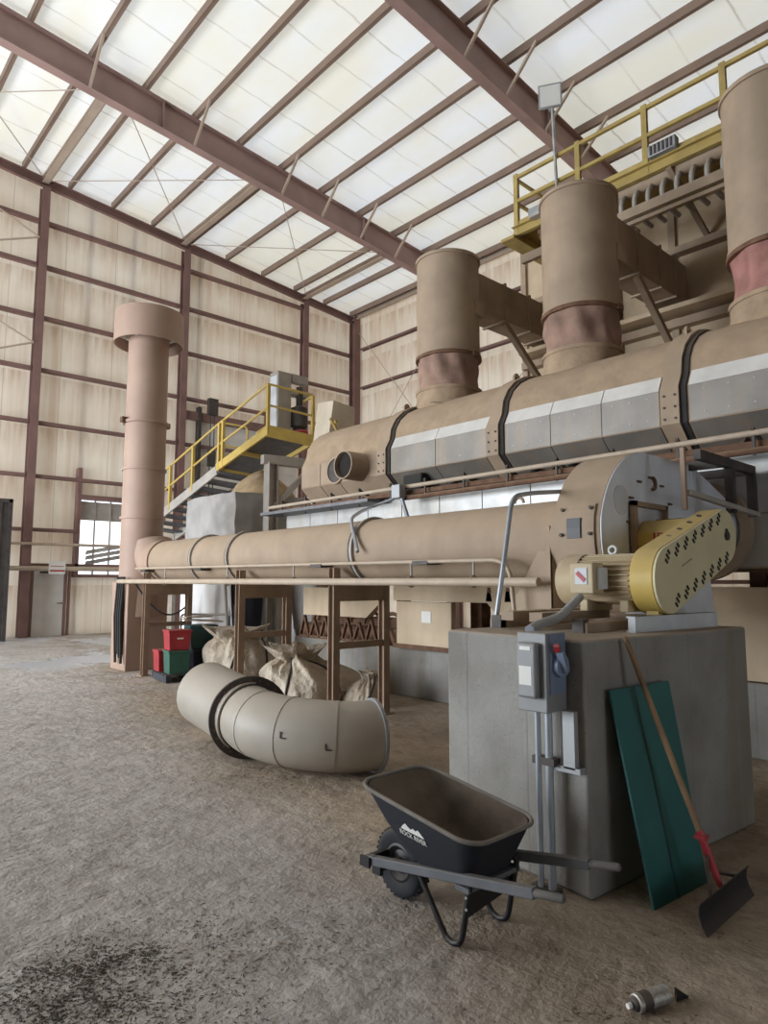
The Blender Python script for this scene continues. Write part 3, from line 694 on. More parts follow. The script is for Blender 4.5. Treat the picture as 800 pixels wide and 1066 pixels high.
MB().loft([[V(SX - .36, SY - .3, 0), V(SX + .42, SY - .3, 0), V(SX + .42, SY + .42, 0), V(SX - .36, SY + .42, 0)], [V(SX - .38, SY - .36, 1.66), V(SX + .42, SY - .36, 1.66), V(SX + .42, SY + .42, 1.66), V(SX - .38, SY + .42, 1.66)]]).build('base_casing', 'stack', st, bevel=.02)
t = MB(); t.box((SX - .41, SY - .2, .3), (SX - .37, SY + .1, 1.7))
for k in range(4): t.tube([(SX - .42, SY - .25 + .09 * k, 1.75), (SX - .44, SY - .2 + .09 * k, 1.0), (SX - .42, SY - .25 + .09 * k, .15 + .1 * (k % 3))], .025, 6)
t.build('cable_bundle', 'black_rubber', st)

du = thing('air_duct', 'long tan round duct running from the intake stack to the fan', 'duct', (DX, 8, DZ))
MB().lathe((DX, 3.1, DZ), (0, 1, 0), [(0, DR), (9.0, DR), (9.0, DR - .02), (0, DR - .02), (0, DR)], 56).build('pipe', 'tan', du)
el = MB(); pts = [V(DX, 12.0, DZ), V(DX, 12.25, DZ)] + arc((DX, 12.25, DZ + .5), (0, 0, -1), (0, 1, 0), .5, 0, PI / 2 * .8, 8)[1:]
el.tube(pts, [DR + .012] * len(pts), 48, False); el.build('elbow', 'stack', du)
for y in (6.15, 9.1, 10.3):
    MB().lathe((DX, y, DZ), (0, 1, 0), [(0, DR - .01), (0, DR + .035), (.035, DR + .035), (.035, DR - .01), (0, DR - .01)], 56).build('flange', 'frame_grey', du)
    MB().lathe((DX, y + .035, DZ), (0, 1, 0), [(0, DR - .01), (0, DR + .02), (.05, DR + .02), (.05, DR - .01)], 56).build('gasket', 'dark_steel', du)
MB().lathe((DX, 12.0, DZ), (0, 1, 0), [(0, DR), (0, DR + .03), (.04, DR + .03), (.04, DR), (0, DR)], 48).build('flange', 'stack', du)
t = MB().tube(arc((DX, 4.02, DZ + DR + .02), (0, 1, 0), (0, 0, 1), .055, 0, PI, 10), .016, 8); t.build('lifting_eye', 'tan', du)
MB().prism([(5.12, 3.42, 1.28), (5.12, 3.42, DZ + .12), (5.88, 3.42, DZ + .12), (5.88, 3.42, 1.28)], (0, .035, 0)).prism([(5.13, 3.42, DZ + .1), (5.13, 3.42, 1.3), (5.13, 3.95, 1.3)], (.02, 0, 0)).build('saddle_plate', 'tan', du, smooth=0)
for x in (5.15, 5.7): MB().box((x, 3.38, 0), (x + .15, 3.5, 1.32)).build('saddle_leg', 'leg', du, smooth=0)

# pipes hung in front of the duct
hp = thing('hand_rail_pipe', 'thin tan pipe running along the long duct and bending down behind the concrete block', 'pipe', (5.02, 8, 1.8))
MB().tube(fillet([(5.02, 12.3, 1.90), (5.0, 3.78, 1.855), (5.0, 3.68, .9), (5.0, 3.66, .02)], .2, 6), .02, 10).build('pipe', 'pipe', hp)
hp = thing('air_line_pipe', 'pale straight pipe slung below the long duct on hanger rods', 'pipe', (5.0, 8, 1.66))
MB().tube([(4.92, 12.85, 1.665), (4.98, 3.45, 1.65)], .042, 12).build('pipe', 'pipe', hp)
for y in (11.0, 8.9, 7.2, 5.05, 4.2):
    MB().tube([(5.0, y, 1.61), (5.0, y, 1.88)], .012, 8).tube(arc((5.0, y, 1.655), (1, 0, 0), (0, 0, 1), .055, 0, 2 * PI, 14), .01, 6).build('hanger', 'frame_grey', hp)
for y in (11.8, 9.7, 6.6, 4.8):
    MB().box((4.98, y, 1.83), (5.16, y + .22, 1.87)).build('rail_bracket', 'dark_steel', hp, smooth=0)

# support frames
def frame(y, label, xf=5.05, xb=5.86, rung=.85):
    g = thing('support_frame', label, 'support frame', (5.45, y, 0), 'frames carrying the long duct')
    for x in (xf, xb):
        l = MB().ibeam((x, y, 0), (x, y, 1.62 + (.2 if x == xf else 0)), .11, .1, .012, up=(0, 1, 0)).build('leg', 'leg', g, smooth=0)
        MB().box((x - .09, y - .09, 0), (x + .09, y + .09, .015)).build('foot_plate', 'leg', l, smooth=0)
    MB().box((xf, y - .05, 1.42), (xb, y + .05, 1.62)).build('cross_beam', 'leg', g, smooth=0)
    MB().box((xf, y - .03, rung), (xb, y + .03, rung + .08)).build('rung', 'leg', g, smooth=0)
    return g
frame(6.42, 'tan steel frame under the long duct standing behind the grey floor elbow')
frame(8.6, 'tan steel frame under the long duct between the two bulk bags')
frame(11.85, 'tan steel frame under the long duct standing beside the intake stack')
# grey U frame behind, in front of the wrapped machine
g = thing('pipe_stand', 'thin grey pipe stand with one rung in front of the white plastic sheet', 'stand', (6.6, 12.4, 0))
MB().tube(fillet([(6.3, 13.0, 0), (6.25, 12.95, 1.0), (6.6, 12.6, 1.0), (6.95, 12.2, 1.0)], .08), .022, 8).tube([(6.95, 12.2, 0), (6.85, 12.3, 1.75)], .03, 8).build('frame', 'frame_grey', g)

# ------------------------------------------------------------------ concrete block
BR = math.radians(-5)
E1 = V(math.cos(BR), math.sin(BR), 0); E2 = V(-math.sin(BR), math.cos(BR), 0); P0 = V(3.28, 1.99, 0)
def BL(a, b, z): return P0 + E1 * a + E2 * b + V(0, 0, z)
BT = 1.335
tag(MB().loft([[BL(0, 0, 0), BL(1.86, 0, 0), BL(1.86, 1.085, 0), BL(0, 1.085, 0)], [BL(0, 0, BT), BL(1.86, 0, BT), BL(1.86, 1.085, BT), BL(0, 1.085, BT)]]).build('concrete_block', 'concrete', bevel=.018),
    'large square concrete block carrying the motor and fan', 'concrete block')

cb = MB().tube([V(5.03 + .95 * t, 12.32 - .25 * t, 1.62 - .55 * math.sin(PI * t * .8) - .05 * t) for t in [k / 12 for k in range(13)]], .018, 8)
tag(cb.build('hanging_cable', 'black_rubber'), 'black cable sagging beneath the long duct beside the intake stack', 'cable')
# ------------------------------------------------------------------ fan
fan = thing('centrifugal_fan', 'large fan with a tan scroll housing and pale side plate behind the belt guard', 'fan', (5.5, 2.86, BT))
FX, FZ = 5.47, 1.98
Y0, Y1 = 2.66, 3.07
def volute(y, g=0.):
    pts = []
    # scroll from bottom right, round the left side, to the top, then straight to the outlet
    for i in range(33):
        a = math.radians(-60 - i * (210 / 32)); r = .60 + .12 * (1 - abs((i - 20) / 20.)) + .11 * min(1, i / 16) + g
        pts.append(V(FX + r * math.cos(a), y, FZ + r * math.sin(a)))
    return pts
prof = volute(0)
top = prof[-1]
def vol(y, g=0.):
    p = volute(y, g); zt = p[-1].z
    return p + [V(6.35, y, zt - .0), V(6.35, y, 1.72 - g), V(5.95, y, 1.62 - g)]
MB().loft([vol(Y0), vol(Y1)]).build('scroll_housing', 'tan', fan, smooth=25)
sp = MB().loft([vol(Y0 - .012, -.004), vol(Y0 + .002, -.004)]).build('side_plate', 'fan_side', fan, smooth=0)
# outlet transition: rectangle to round
zt = vol(0)[-3].z
R0 = []; R1 = []
N = 40
rcx, rcz, rr = 7.05, 2.16, .40
for i in range(N):
    a = 2 * PI * i / N + PI / 4
    c, s_ = math.cos(a), math.sin(a); k = 1 / max(abs(c), abs(s_))
    R0.append(V(6.35, (Y0 + Y1) / 2 + c * k * (Y1 - Y0) / 2, (zt + 1.72) / 2 + s_ * k * (zt - 1.72) / 2))
    R1.append(V(6.98, 2.86 + .38 * c, rcz + .42 * s_))
MB().loft([R0, R1]).build('outlet_cone', 'fan_side', fan, smooth=50)
MB().lathe((6.9, 2.86, rcz), (1, 0, 0), [(0, .40), (0, .50), (.1, .50), (.1, .40), (0, .4)], 44).build('outlet_flange', 'tan', fan)
MB().box((6.33, Y0 - .03, 1.68), (6.37, Y1 + .03, zt + .03)).build('joint_flange', 'fan_side', fan, smooth=0)
# access door on the scroll's curved face
def vp(t, y, g=0.):
    i = t; p = volute(y, g); a = int(i); f = i - a; return p[a] * (1 - f) + p[min(a + 1, 32)] * f
dr = MB(); ring = []
dA, dB = 16.2, 21.2
for (yy0, yy1, g) in ((Y0 + .04, Y1 - .06, .018),):
    outer0 = [vp(dA + (dB - dA) * k / 10, yy0, g) for k in range(11)]; outer1 = [vp(dA + (dB - dA) * k / 10, yy1, g) for k in range(11)]
    in0 = [vp(dA + (dB - dA) * k / 10, yy0, .0) for k in range(11)]; in1 = [vp(dA + (dB - dA) * k / 10, yy1, .0) for k in range(11)]
    dr.loft([[a, b, c, d] for a, b, c, d in zip(outer0, outer1, in1, in0)])
ad = dr.build('access_door', 'tan', fan, smooth=0)
dr = MB()
for k in range(4):
    t0 = 18.4 + k * .4; dr.loft([[vp(t0, Y0 + .15, .03), vp(t0, Y0 + .27, .03), vp(t0, Y0 + .27, .015), vp(t0, Y0 + .15, .015)], [vp(t0 + .4, Y0 + .15, .03), vp(t0 + .4, Y0 + .27, .03), vp(t0 + .4, Y0 + .27, .015), vp(t0 + .4, Y0 + .15, .015)]])
dr.build('sight_glass', 'black', ad, smooth=0)
dr = MB()
for t0 in (16.6, 18.7, 20.8):
    for yy in (Y0 + .07, Y1 - .09):
        p = vp(t0, yy, .02); dr.cyl(p, p + (p - V(FX, yy, FZ)).normalized() * .02, .014, 8)
dr.build('door_bolt', 'dark_steel', ad)
# ornaments on the side plate
for a in range(0, 360, 30):
    c_, s_ = math.cos(math.radians(a)), math.sin(math.radians(a)); MB().box((FX + .4 * c_ - .03, Y0 - .03, FZ + .15 + .4 * s_ - .008), (FX + .4 * c_ + .03, Y0 - .01, FZ + .15 + .4 * s_ + .008)).build('plate_clip', 'rust', sp, smooth=0)
t = MB().tube(arc((FX + .02, Y0 - .03, FZ + .5), (1, 0, 0), (0, 0, 1), .05, -PI / 2, PI / 2, 10), .014, 8)
t.build('plate_handle', 'rust', sp)
MB().disc((FX - .5, Y0 - .011, FZ + .32), (0, -1, 0), .12, .006, 24).build('round_cover', 'grey_paint', sp)
# bracket frame and shaft guard
MB().box((FX - .40, 2.59, 1.78), (FX - .34, 2.63, 2.30)).box((FX - .40, 2.59, 2.26), (FX + .2, 2.63, 2.30)).box((FX + .16, 2.59, 2.0), (FX + .2, 2.63, 2.30)).box((FX - .40, 2.63, 1.8), (FX - .36, Y0, 1.86)).box((FX + .16, 2.63, 2.26), (FX + .2, Y0, 2.3)).build('bracket_frame', 'leg', fan, smooth=0)
sg_ = MB(); pr_ = [V(5.11, 0, 1.84), V(5.11, 0, 2.04), V(5.2, 0, 2.14), V(5.52, 0, 2.14), V(5.6, 0, 2.04), V(5.6, 0, 1.84)]
sg_.loft([[p + V(0, 2.2, 0) for p in pr_], [p + V(0, 2.6, 0) for p in pr_]]); sg_ = sg_.build('shaft_guard', 'yellow', fan, bevel=.01)
t = MB()
for k in range(4):
    t.box((5.24 + .08 * k, 2.3, 2.138), (5.29 + .08 * k, 2.5, 2.148))
t.build('vent_slot', 'dark_steel', sg_, smooth=0)
text_mesh('warning_mark', 'IP', .13, 'red', sg_, tuple(V(5.108, 2.42, 1.985) - wloc(sg_)), Matrix(((0, 0, -1), (-1, 0, 0), (0, 1, 0))), .003)
MB().cyl((5.37, 2.0, 2.0), (5.37, 2.7, 2.0), .035, 16).build('shaft', 'dark_steel', fan)
MB().loft([[V(4.84, 2.24, 1.41), V(5.66, 2.24, 1.41), V(5.66, 2.58, 1.41), V(4.84, 2.58, 1.41)], [V(4.95, 2.26, 1.84), V(5.62, 2.26, 1.84), V(5.62, 2.58, 1.84), V(4.95, 2.58, 1.84)]]).build('bearing_pedestal', 'grey_paint', fan, bevel=.008)
# skid on top of the block
b = MB(); b.channel((4.02, 2.08, 1.385), (5.05, 1.99, 1.385), .1, .06, .01, side=-1)
b.bar((4.02, 2.1, 1.385), (5.0, 2.02, 1.385), .05, .1)
sk = b.build('base_channel', 'grey_paint', fan, smooth=0)
for z, y0, x0, x1 in ((1.365, 2.98, 3.78, 5.0), (1.365, 2.32, 3.78, 5.0), (1.425, 2.82, 3.7, 4.6), (1.42, 2.62, 3.74, 4.6)):
    MB().box((x0, y0 - .05, z - .03), (x1, y0 + .05, z + .03)).build('skid_beam', 'tan', fan, smooth=0)
MB().box((4.8, 2.2, 1.335), (5.1, 3.0, 1.41)).build('skid_beam', 'tan', fan, smooth=0)
for x, y in ((3.8, 2.98), (3.8, 2.34), (4.4, 2.12), (4.75, 2.1)):
    MB().box((x - .03, y - .05, 1.335), (x + .03, y + .03, 1.42)).build('anchor_clip', 'dark_steel', fan, smooth=0)

# ------------------------------------------------------------------ motor
mo = thing('electric_motor', 'beige finned electric motor beside the yellow belt guard on the concrete block', 'motor', (4.4, 2.5, 1.45))
MX, MZ = 4.40, 1.66
b = MB().lathe((MX, 2.18, MZ), (0, 1, 0), [(0, 0.02), (0, .15), (.05, .165), (.46, .165), (.46, .02)], 44)
mb_ = b.build('motor_body', 'motor', mo)
b = MB()
for k in range(30):
    a = 2 * PI * k / 30
    if -2.3 < math.atan2(math.sin(a), math.cos(a)) < -.8: continue
    d_ = V(math.cos(a), 0, math.sin(a)); b.bar(V(MX, 2.22, MZ) + d_ * .172, V(MX, 2.62, MZ) + d_ * .172, .009, .03, d_)
b.build('cooling_fin', 'motor', mb_, smooth=0)
MB().lathe((MX, 2.62, MZ), (0, 1, 0), [(0, .19), (.13, .19), (.17, .17), (.185, .12), (.19, .0)], 44).build('fan_cowl', 'motor', mo)
jb = MB().box((4.06, 2.38, 1.57), (4.2, 2.56, 1.78)).box((4.2, 2.41, 1.6), (4.3, 2.53, 1.75)).build('terminal_box', 'motor', mo, bevel=.012)
MB().box((4.055, 2.425, 1.635), (4.061, 2.515, 1.745)).build('name_plate', 'lamp_grey', jb, smooth=0)
MB().bar((4.053, 2.44, 1.66), (4.053, 2.50, 1.715), .004, .028, (0, -.6, 1)).build('warning_sticker', 'red', jb, smooth=0)
MB().box((4.1, 2.36, 1.6), (4.22, 2.383, 1.75)).build('box_end', 'grey_paint', jb, bevel=.01)
b = MB().tube(arc((MX, 2.42, MZ + .215), (0, 1, 0), (0, 0, 1), .028, 0, 2 * PI, 14), .01, 8).cyl((MX, 2.42, MZ + .15), (MX, 2.42, MZ + .19), .014, 8)
b.build('lifting_eye', 'grey_paint', mo)
for y in (2.26, 2.56):
    MB().box((MX - .17, y - .03, 1.45), (MX + .17, y + .03, 1.53)).build('foot', 'motor', mo, bevel=.006)

# ------------------------------------------------------------------ belt guard
bg = thing('belt_guard', 'slanted yellow belt guard with rows of dark vent louvers on its pale face', 'belt guard', (4.8, 2.1, 1.44))
LC, UC, LR, UR = V(4.40, 0, 1.665), V(5.36, 0, 2.00), .225, .205
ax = (UC - LC); dang = math.atan2(ax.z, ax.x)
def stad(y, g=0.):
    pts = []
    for i in range(17):
        a = dang + PI / 2 + PI * i / 16; pts.append(V(LC.x + (LR + g) * math.cos(a), y, LC.z + (LR + g) * math.sin(a)))
    for i in range(17):
        a = dang - PI / 2 + PI * i / 16; pts.append(V(UC.x + (UR + g) * math.cos(a), y, UC.z + (UR + g) * math.sin(a)))
    return pts
MB().loft([stad(2.03), stad(2.19)]).build('guard_shell', 'yellow', bg, smooth=30, bevel=.008)
MB().loft([stad(2.016, -.004), stad(2.031, -.004)]).build('guard_face', 'guard_face', bg, smooth=0)
ul = ax.normalized(); un = V(-ul.z, 0, ul.x)
def louver(mb, p, nrm, d, s=.085):
    q = nrm.cross(d).normalized()
    e = (d * .8 + q * .5).normalized(); f = nrm.cross(e).normalized()
    for k in (-1, 0, 1):
        c = p + e * (k * s * .42) + f * (k * .004)
        mb.bar(c - f * s * (.42 if k else .55) * .5, c + f * s * (.42 if k else .55) * .5, s * .2, .008, nrm)
nr = V(0, -1, 0)
def one_louver(p, nrm, s_, m):
    t = MB(); louver(t, p, nrm, ul, s_); t.build('vent_louver', m, bg, smooth=0)
for k in range(7):
    p = LC + ul * (.02 + k * .152); p.y = 2.013
    one_louver(p + un * .155, nr, .085, 'black'); one_louver(p - un * .155 + ul * .02, nr, .085, 'black')
for k in range(5):
    p = LC + ul * (.12 + k * .18) + un * .216; p.y = 2.11; one_louver(p, un, .05, 'dark_steel')
t = MB().disc((UC.x + .02, 2.018, UC.z + .03), (0, -1, 0), .028, .006, 20); t.build('inspection_hole', 'black', bg)
t = MB()
for p in (LC + un * .03 + ul * .2, ):
    for k in range(6):
        q = p + ul * (k * .028); q.y = 2.014; t.bar(q, q + ul * .018, .003, .016, (0, -1, 0))
t.build('faint_print', 'frame_grey', bg, smooth=0)
MB().box((4.3, 2.06, 1.335), (4.36, 2.14, 1.46)).box((4.5, 2.06, 1.335), (4.56, 2.14, 1.47)).build('guard_foot', 'dull_yellow', bg, smooth=0)

# steel frame over the outlet
sf = thing('steel_frame', 'dark angle-iron frame fixed over the fan outlet at the right', 'frame', (6.5, 2.5, 1.3))
for x, y in ((6.28, 2.3), (6.8, 2.3), (6.8, 3.45)):
    MB().bar((x, y, 2.26), (x, y, 2.68), .07, .07).build('post', 'dark_steel', sf, smooth=0)
MB().bar((5.6, 2.3, 2.70), (6.84, 2.3, 2.70), .06, .08).bar((6.28, 2.3, 2.72), (6.28, 3.45, 2.72), .06, .08).bar((6.8, 2.3, 2.70), (6.8, 3.48, 2.70), .06, .08).bar((6.8, 3.45, 2.30), (7.04, 3.45, 2.30), .06, .06).bar((6.8, 3.45, 2.7), (7.04, 3.45, 2.7), .06, .06).build('top_rail', 'dark_steel', sf, smooth=0)
MB().bar((5.35, 2.28, 2.36), (6.85, 2.28, 2.28), .05, .04).build('mid_rail', 'frame_grey', sf, smooth=0)
MB().bar((5.33, 2.3, 2.22), (5.33, 2.3, 2.72), .035, .035).build('hanger_bar', 'leg', sf, smooth=0)

# ------------------------------------------------------------------ disconnect switch and conduits
sw = thing('switch_box', 'grey safety switch mounted on the corner of the concrete block', 'switch box', (3.2, 2.2, .95))
FXs = 3.1
MB().box((FXs, 2.11, .955), (3.285, 2.30, 1.375)).build('enclosure', 'box_grey', sw, bevel=.006)
cvr = MB().box((FXs - .045, 2.15, 1.03), (FXs, 2.275, 1.325)).build('cover', 'box_grey', sw, bevel=.015, bseg=3)
MB().box((FXs - .048, 2.175, 1.1), (FXs - .044, 2.255, 1.2)).build('label_plate', 'white', cvr, smooth=0)
MB().box((FXs - .048, 2.18, 1.285), (FXs - .044, 2.25, 1.305)).build('label_plate', 'white', cvr, smooth=0)
hn = MB().disc((3.20, 2.106, 1.2), (0, -1, 0), .06, .035, 28).bar((3.20, 2.06, 1.17), (3.15, 2.055, 1.28), .04, .03).build('switch_handle', 'box_blue', sw)
MB().bar((3.145, 2.07, 1.285), (3.125, 2.062, 1.315), .03, .026).build('red_tip', 'red', hn, smooth=0)
MB().box((3.125, 2.105, 1.05), (3.275, 2.112, 1.37)).build('side_label', 'box_blue', sw, smooth=0)
cd = thing('vertical_conduit', 'pair of upright grey conduits dropping from the switch box to the floor', 'conduit', (3.2, 2.2, 0))
MB().tube([(3.2, 2.245, .02), (3.2, 2.245, .95)], .017, 12).build('conduit', 'conduit', cd)
MB().tube([(3.215, 2.185, 0), (3.215, 2.185, .95)], .022, 12).build('conduit', 'conduit', cd)
MB().box((3.19, 2.14, .66), (3.25, 2.28, .70)).build('clamp', 'dark_steel', cd, smooth=0)
MB().box((3.22, 2.03, .66), (3.26, 2.10, .96)).box((3.22, 2.0, .64), (3.275, 2.2, .67)).build('strut_channel', 'lamp_grey', cd, smooth=0)
MB().box((3.19, 2.15, 0), (3.26, 2.3, .02)).build('floor_flange', 'dark_steel', cd, smooth=0)
fc = MB().tube(fillet([(3.22, 2.3, 1.38), (3.4, 2.36, 1.40), (3.75, 2.44, 1.43), (4.07, 2.49, 1.55)], .1, 8), .028, 12)
tag(fc.build('flexible_conduit', 'conduit'), 'grey flexible conduit curving over the block from switch box to motor', 'conduit')
bc = MB().tube(fillet([(3.82, 3.02, BT), (3.86, 2.98, 1.7), (4.02, 3.0, 2.28), (4.35, 3.05, 2.34), (5.0, 3.12, 2.42)], .12, 8), .018, 12)
tag(bc.build('bent_conduit', 'conduit'), 'tall thin bent conduit rising from the back of the concrete block to the fan', 'conduit')
jb = thing('junction_box', 'small grey junction box on the dryer flank, its flexible line dropping to the duct', 'electrical box', (6.7, 7.0, 2.9))
MB().box((6.64, 6.94, 2.86), (6.76, 7.12, 3.06)).build('box', 'lamp_grey', jb, bevel=.01)
MB().tube(fillet([(6.68, 7.1, 2.86), (6.5, 7.4, 2.75), (5.6, 6.6, 2.55), (5.2, 6.3, 2.42), (5.02, 5.95, 2.0)], .15, 6), .022, 8).tube([(6.72, 6.98, 2.86), (6.8, 6.9, 2.5)], .03, 8).build('flexible_line', 'conduit', jb)
MB().tube([(6.76, 7.0, 3.0), (7.0, 6.8, 3.1), (7.1, 6.6, 3.05)], .02, 8).build('cable', 'black', jb)

# ------------------------------------------------------------------ wheelbarrow (axis along Y, wheel at +Y)
wb = thing('wheelbarrow', 'black wheelbarrow with a dusty tray parked in front of the concrete block', 'wheelbarrow', (2.64, 2.3, 0))
def rrect(x0, x1, y0, y1, r, z_of, n=6):
    pts = []
    for cx_, cy_, a0 in ((x1 - r, y1 - r, 0), (x0 + r, y1 - r, PI / 2), (x0 + r, y0 + r, PI), (x1 - r, y0 + r, 1.5 * PI)):
        for i in range(n + 1):
            a = a0 + PI / 2 * i / n; x = cx_ + r * math.cos(a); y = cy_ + r * math.sin(a); pts.append(V(x, y, z_of(y)))
    return pts
zr = lambda y: .50 + (y - 2.0) * .142
CXw = 2.60
def tray_ring(t, g=0.):
    # t = 0 at the bottom, 1 at the rim
    hw = .165 + .085 * t ** .8 + g
    y0 = 2.10 - .10 * t - g; y1 = 2.42 + .36 * t ** .85 + g
    zb = lambda y: .29
    return rrect(CXw - hw, CXw + hw, y0, y1, .06 + .05 * t, lambda y: (1 - t) * (.285 + (y - 2.1) * -.02) + t * zr(y))
ot = MB(); ot.loft([tray_ring(t) for t in (0, .05, .3, .6, 1.)], True, False); k = 28; ot.f.append(tuple(range(27, -1, -1))); ot.mi.append(0)
tray = ot.build('tray', 'wb_tray', wb, smooth=45)
it = MB(); rr_ = [[q + V(0, 0, .012) if t < 1 else q + V(0, 0, -.001) for q in tray_ring(t, -.010)] for t in (0.02, .3, .6, 1.)]
it.loft(rr_, True, False); it.f.append(tuple(range(27, -1, -1))); it.mi.append(0)
it.build('tray_lining', 'wb_dust', tray, smooth=45)
ro = tray_ring(1., .004)
rim = MB(); rim.tube(ro + [ro[0]], .011, 8, False); rim.build('rim', 'wb_rim', tray)
# logo panel on the near side: jagged peaks above two words
def side_pt(y, t, off=.003):
    hw = .165 + .085 * t ** .8; z = (1 - t) * .285 + t * zr(y); return V(CXw - hw - off, y, z)
pk = MB(); tops = [0, .55, .95, .6, .35, .75, .5, .9, .45, 0]
ys = [2.475 - .017 * i for i in range(10)]
bot = [side_pt(y, .60) for y in ys]; tp = [side_pt(y, .62 + .11 * h) for y, h in zip(ys, tops)]
for i in range(9): pk.add([bot[i], bot[i + 1], tp[i + 1], tp[i]], [(0, 1, 2, 3)])
pk.build('mountain_logo', 'white', tray, smooth=0)
e_up = (side_pt(2.4, .7) - side_pt(2.4, .4)).normalized(); e_r = V(0, -1, -.1).normalized(); e_n = e_r.cross(e_up).normalized()
rotm = Matrix((e_r, e_up, e_n)).transposed()
text_mesh('brand_lettering', 'ROCK RIVER', .034, 'white', tray, tuple(side_pt(2.398, .535, .006) - wloc(tray)), rotm, .001, .95)
# handles
HN = (V(CXw - .17, 2.79, .205), V(CXw - .19, 1.72, .385)); HF = (V(CXw + .17, 2.79, .205), V(CXw + .235, 1.72, .385))
for (a, b_) in (HN, HF):
    h_ = MB().bar(a, b_, .04, .045).build('handle', 'wb_wood', wb, bevel=.005)
    d_ = (b_ - a).normalized()
    MB().tube([b_ - d_ * .01, b_ + d_ * .03, b_ + d_ * .13, b_ + d_ * .14], [.02, .017, .018, .013], 12).build('grip', 'grip', h_)
MB().bar(HN[0] + V(-.02, 0, 0), HF[0] + V(.02, 0, 0), .03, .035).box((CXw - .205, 2.74, .18), (CXw - .19, 2.81, .23)).build('nose_bar', 'wb_black', wb, smooth=0)
WY, WR = 2.70, .175
wh = MB().lathe((CXw, WY, WR), (1, 0, 0), [(-.03, .095), (-.045, .13), (-.04, .158), (-.022, WR), (.022, WR), (.04, .158), (.045, .13), (.03, .095), (-.03, .095)], 44).build('wheel', 'tire', wb, smooth=60)
MB().lathe((CXw, WY, WR), (1, 0, 0), [(-.03, .1), (-.034, .085), (-.012, .06), (-.02, .03), (-.05, .025), (-.05, 0), (.05, 0), (.05, .025), (.02, .03), (.012, .06), (.034, .085), (.03, .1)], 30).build('hub', 'wb_black', wh)
t = MB()
for k in range(36):
    a = 2 * PI * k / 36; d_ = V(0, math.cos(a), math.sin(a)); s_ = V(0, -math.sin(a), math.cos(a)); c = V(CXw, WY, WR) + d_ * (WR - .001)
    t.bar(c + V(-.03, 0, 0) + s_ * .004, c + V(.03, 0, 0) - s_ * .004, .012, .006, d_)
t.build('tread', 'tire', wh, smooth=0)
MB().cyl((CXw - .18, WY, WR), (CXw + .18, WY, WR), .01, 10).box((CXw - .19, WY - .03, .16), (CXw - .165, WY + .03, .24)).box((CXw + .165, WY - .03, .16), (CXw + .19, WY + .03, .24)).build('axle', 'wb_black', wb, smooth=0)
def hz(y): return .205 + (2.79 - y) / 1.07 * .18
for s_ in (-1, 1):
    x = CXw + s_ * .17
    lg = MB().tube(fillet([(x, 2.42, hz(2.42)), (x, 2.245, .03), (x, 2.22, .012), (x, 2.17, .012), (x, 2.14, .04), (x, 2.08, hz(2.08))], .03, 5), .014, 10)
    lg.build('leg', 'wb_black', wb)
MB().prism([(CXw - .17, 2.10, .29), (CXw + .17, 2.10, .29), (CXw + .17, 2.125, .17), (CXw - .17, 2.125, .13)], (0, .012, 0)).build('brace_plate', 'wb_black', wb, smooth=0)
t = MB()
for z in (.19, .24, .28): t.disc((CXw - .18, 2.1, z), (-1, 0, 0), .006, .006, 8)
t.build('bolt', 'galv', wb)
for y in (2.08, 2.36): MB().box((CXw - .19, y, .262), (CXw + .19, y + .08, .285)).build('cross_wedge', 'wb_wood', wb, smooth=0)

# ------------------------------------------------------------------ teal board and snow pusher
bd = MB(); q0 = V(3.42, 1.735, .0); dx = E1 * .53
topo = V(3.44, 1.952, 1.06) - q0
t_ = V(0, -.014, .003)
bd.loft([[q0, q0 + dx, q0 + dx + t_, q0 + t_], [q0 + topo, q0 + topo + E1 * .6, q0 + topo + E1 * .6 + t_, q0 + topo + t_]])
tb = tag(bd.build('plywood_board', 'teal', bevel=.003), 'long teal painted board leaning upright against the concrete block', 'board')
MB().loft([[q0 + dx * .42 + t_ * 1.2, q0 + dx * .45 + t_ * 1.2, q0 + dx * .45 + t_, q0 + dx * .42 + t_], [q0 + topo + dx * .42 + t_ * 1.2, q0 + topo + dx * .45 + t_ * 1.2, q0 + topo + dx * .45 + t_, q0 + topo + dx * .42 + t_]]).build('ridge_line', 'dark_green', tb, smooth=0)
sh = thing('snow_pusher', 'snow pusher with a black blade and wooden handle leaning on the concrete block', 'snow shovel', (3.67, 1.47, 0))
HB, HT_ = V(3.68, 1.515, .16), V(3.60, 1.925, 1.345)
hd_ = (HT_ - HB).normalized()
MB().tube([HB + hd_ * .08, HB + hd_ * .5, HT_ - hd_ * .03, HT_], [.016, .017, .015, .010], 12).build('handle', 'wood', sh)
MB().tube([HB - hd_ * .05, HB + hd_ * .05, HB + hd_ * .22], [.014, .02, .021], 12).box(tuple(HB + hd_ * .19 - V(.028, .028, .008)), tuple(HB + hd_ * .19 + V(.028, .028, .008))).build('socket', 'red', sh)
bl = MB(); W = .31
for side in (0,):
    r0 = []; pr = [(0, 1.435), (.04, 1.458), (.08, 1.47), (.12, 1.468), (.145, 1.455)]
    f = [[V(3.67 - W, y, z) + V(0, .0, 0) for z, y in pr] + [V(3.67 - W, y + .006, z) for z, y in reversed(pr)],
         [V(3.67 + W, y + .012, z) for z, y in pr] + [V(3.67 + W, y + .018, z) for z, y in reversed(pr)]]
    bl.loft(f)
bl.build('blade', 'blade', sh, smooth=60)
MB().tube([HB + hd_ * .12, (3.5, 1.475, .1)], .008, 8).tube([HB + hd_ * .02, (3.86, 1.48, .12)], .009, 8).build('brace', 'blade', sh)

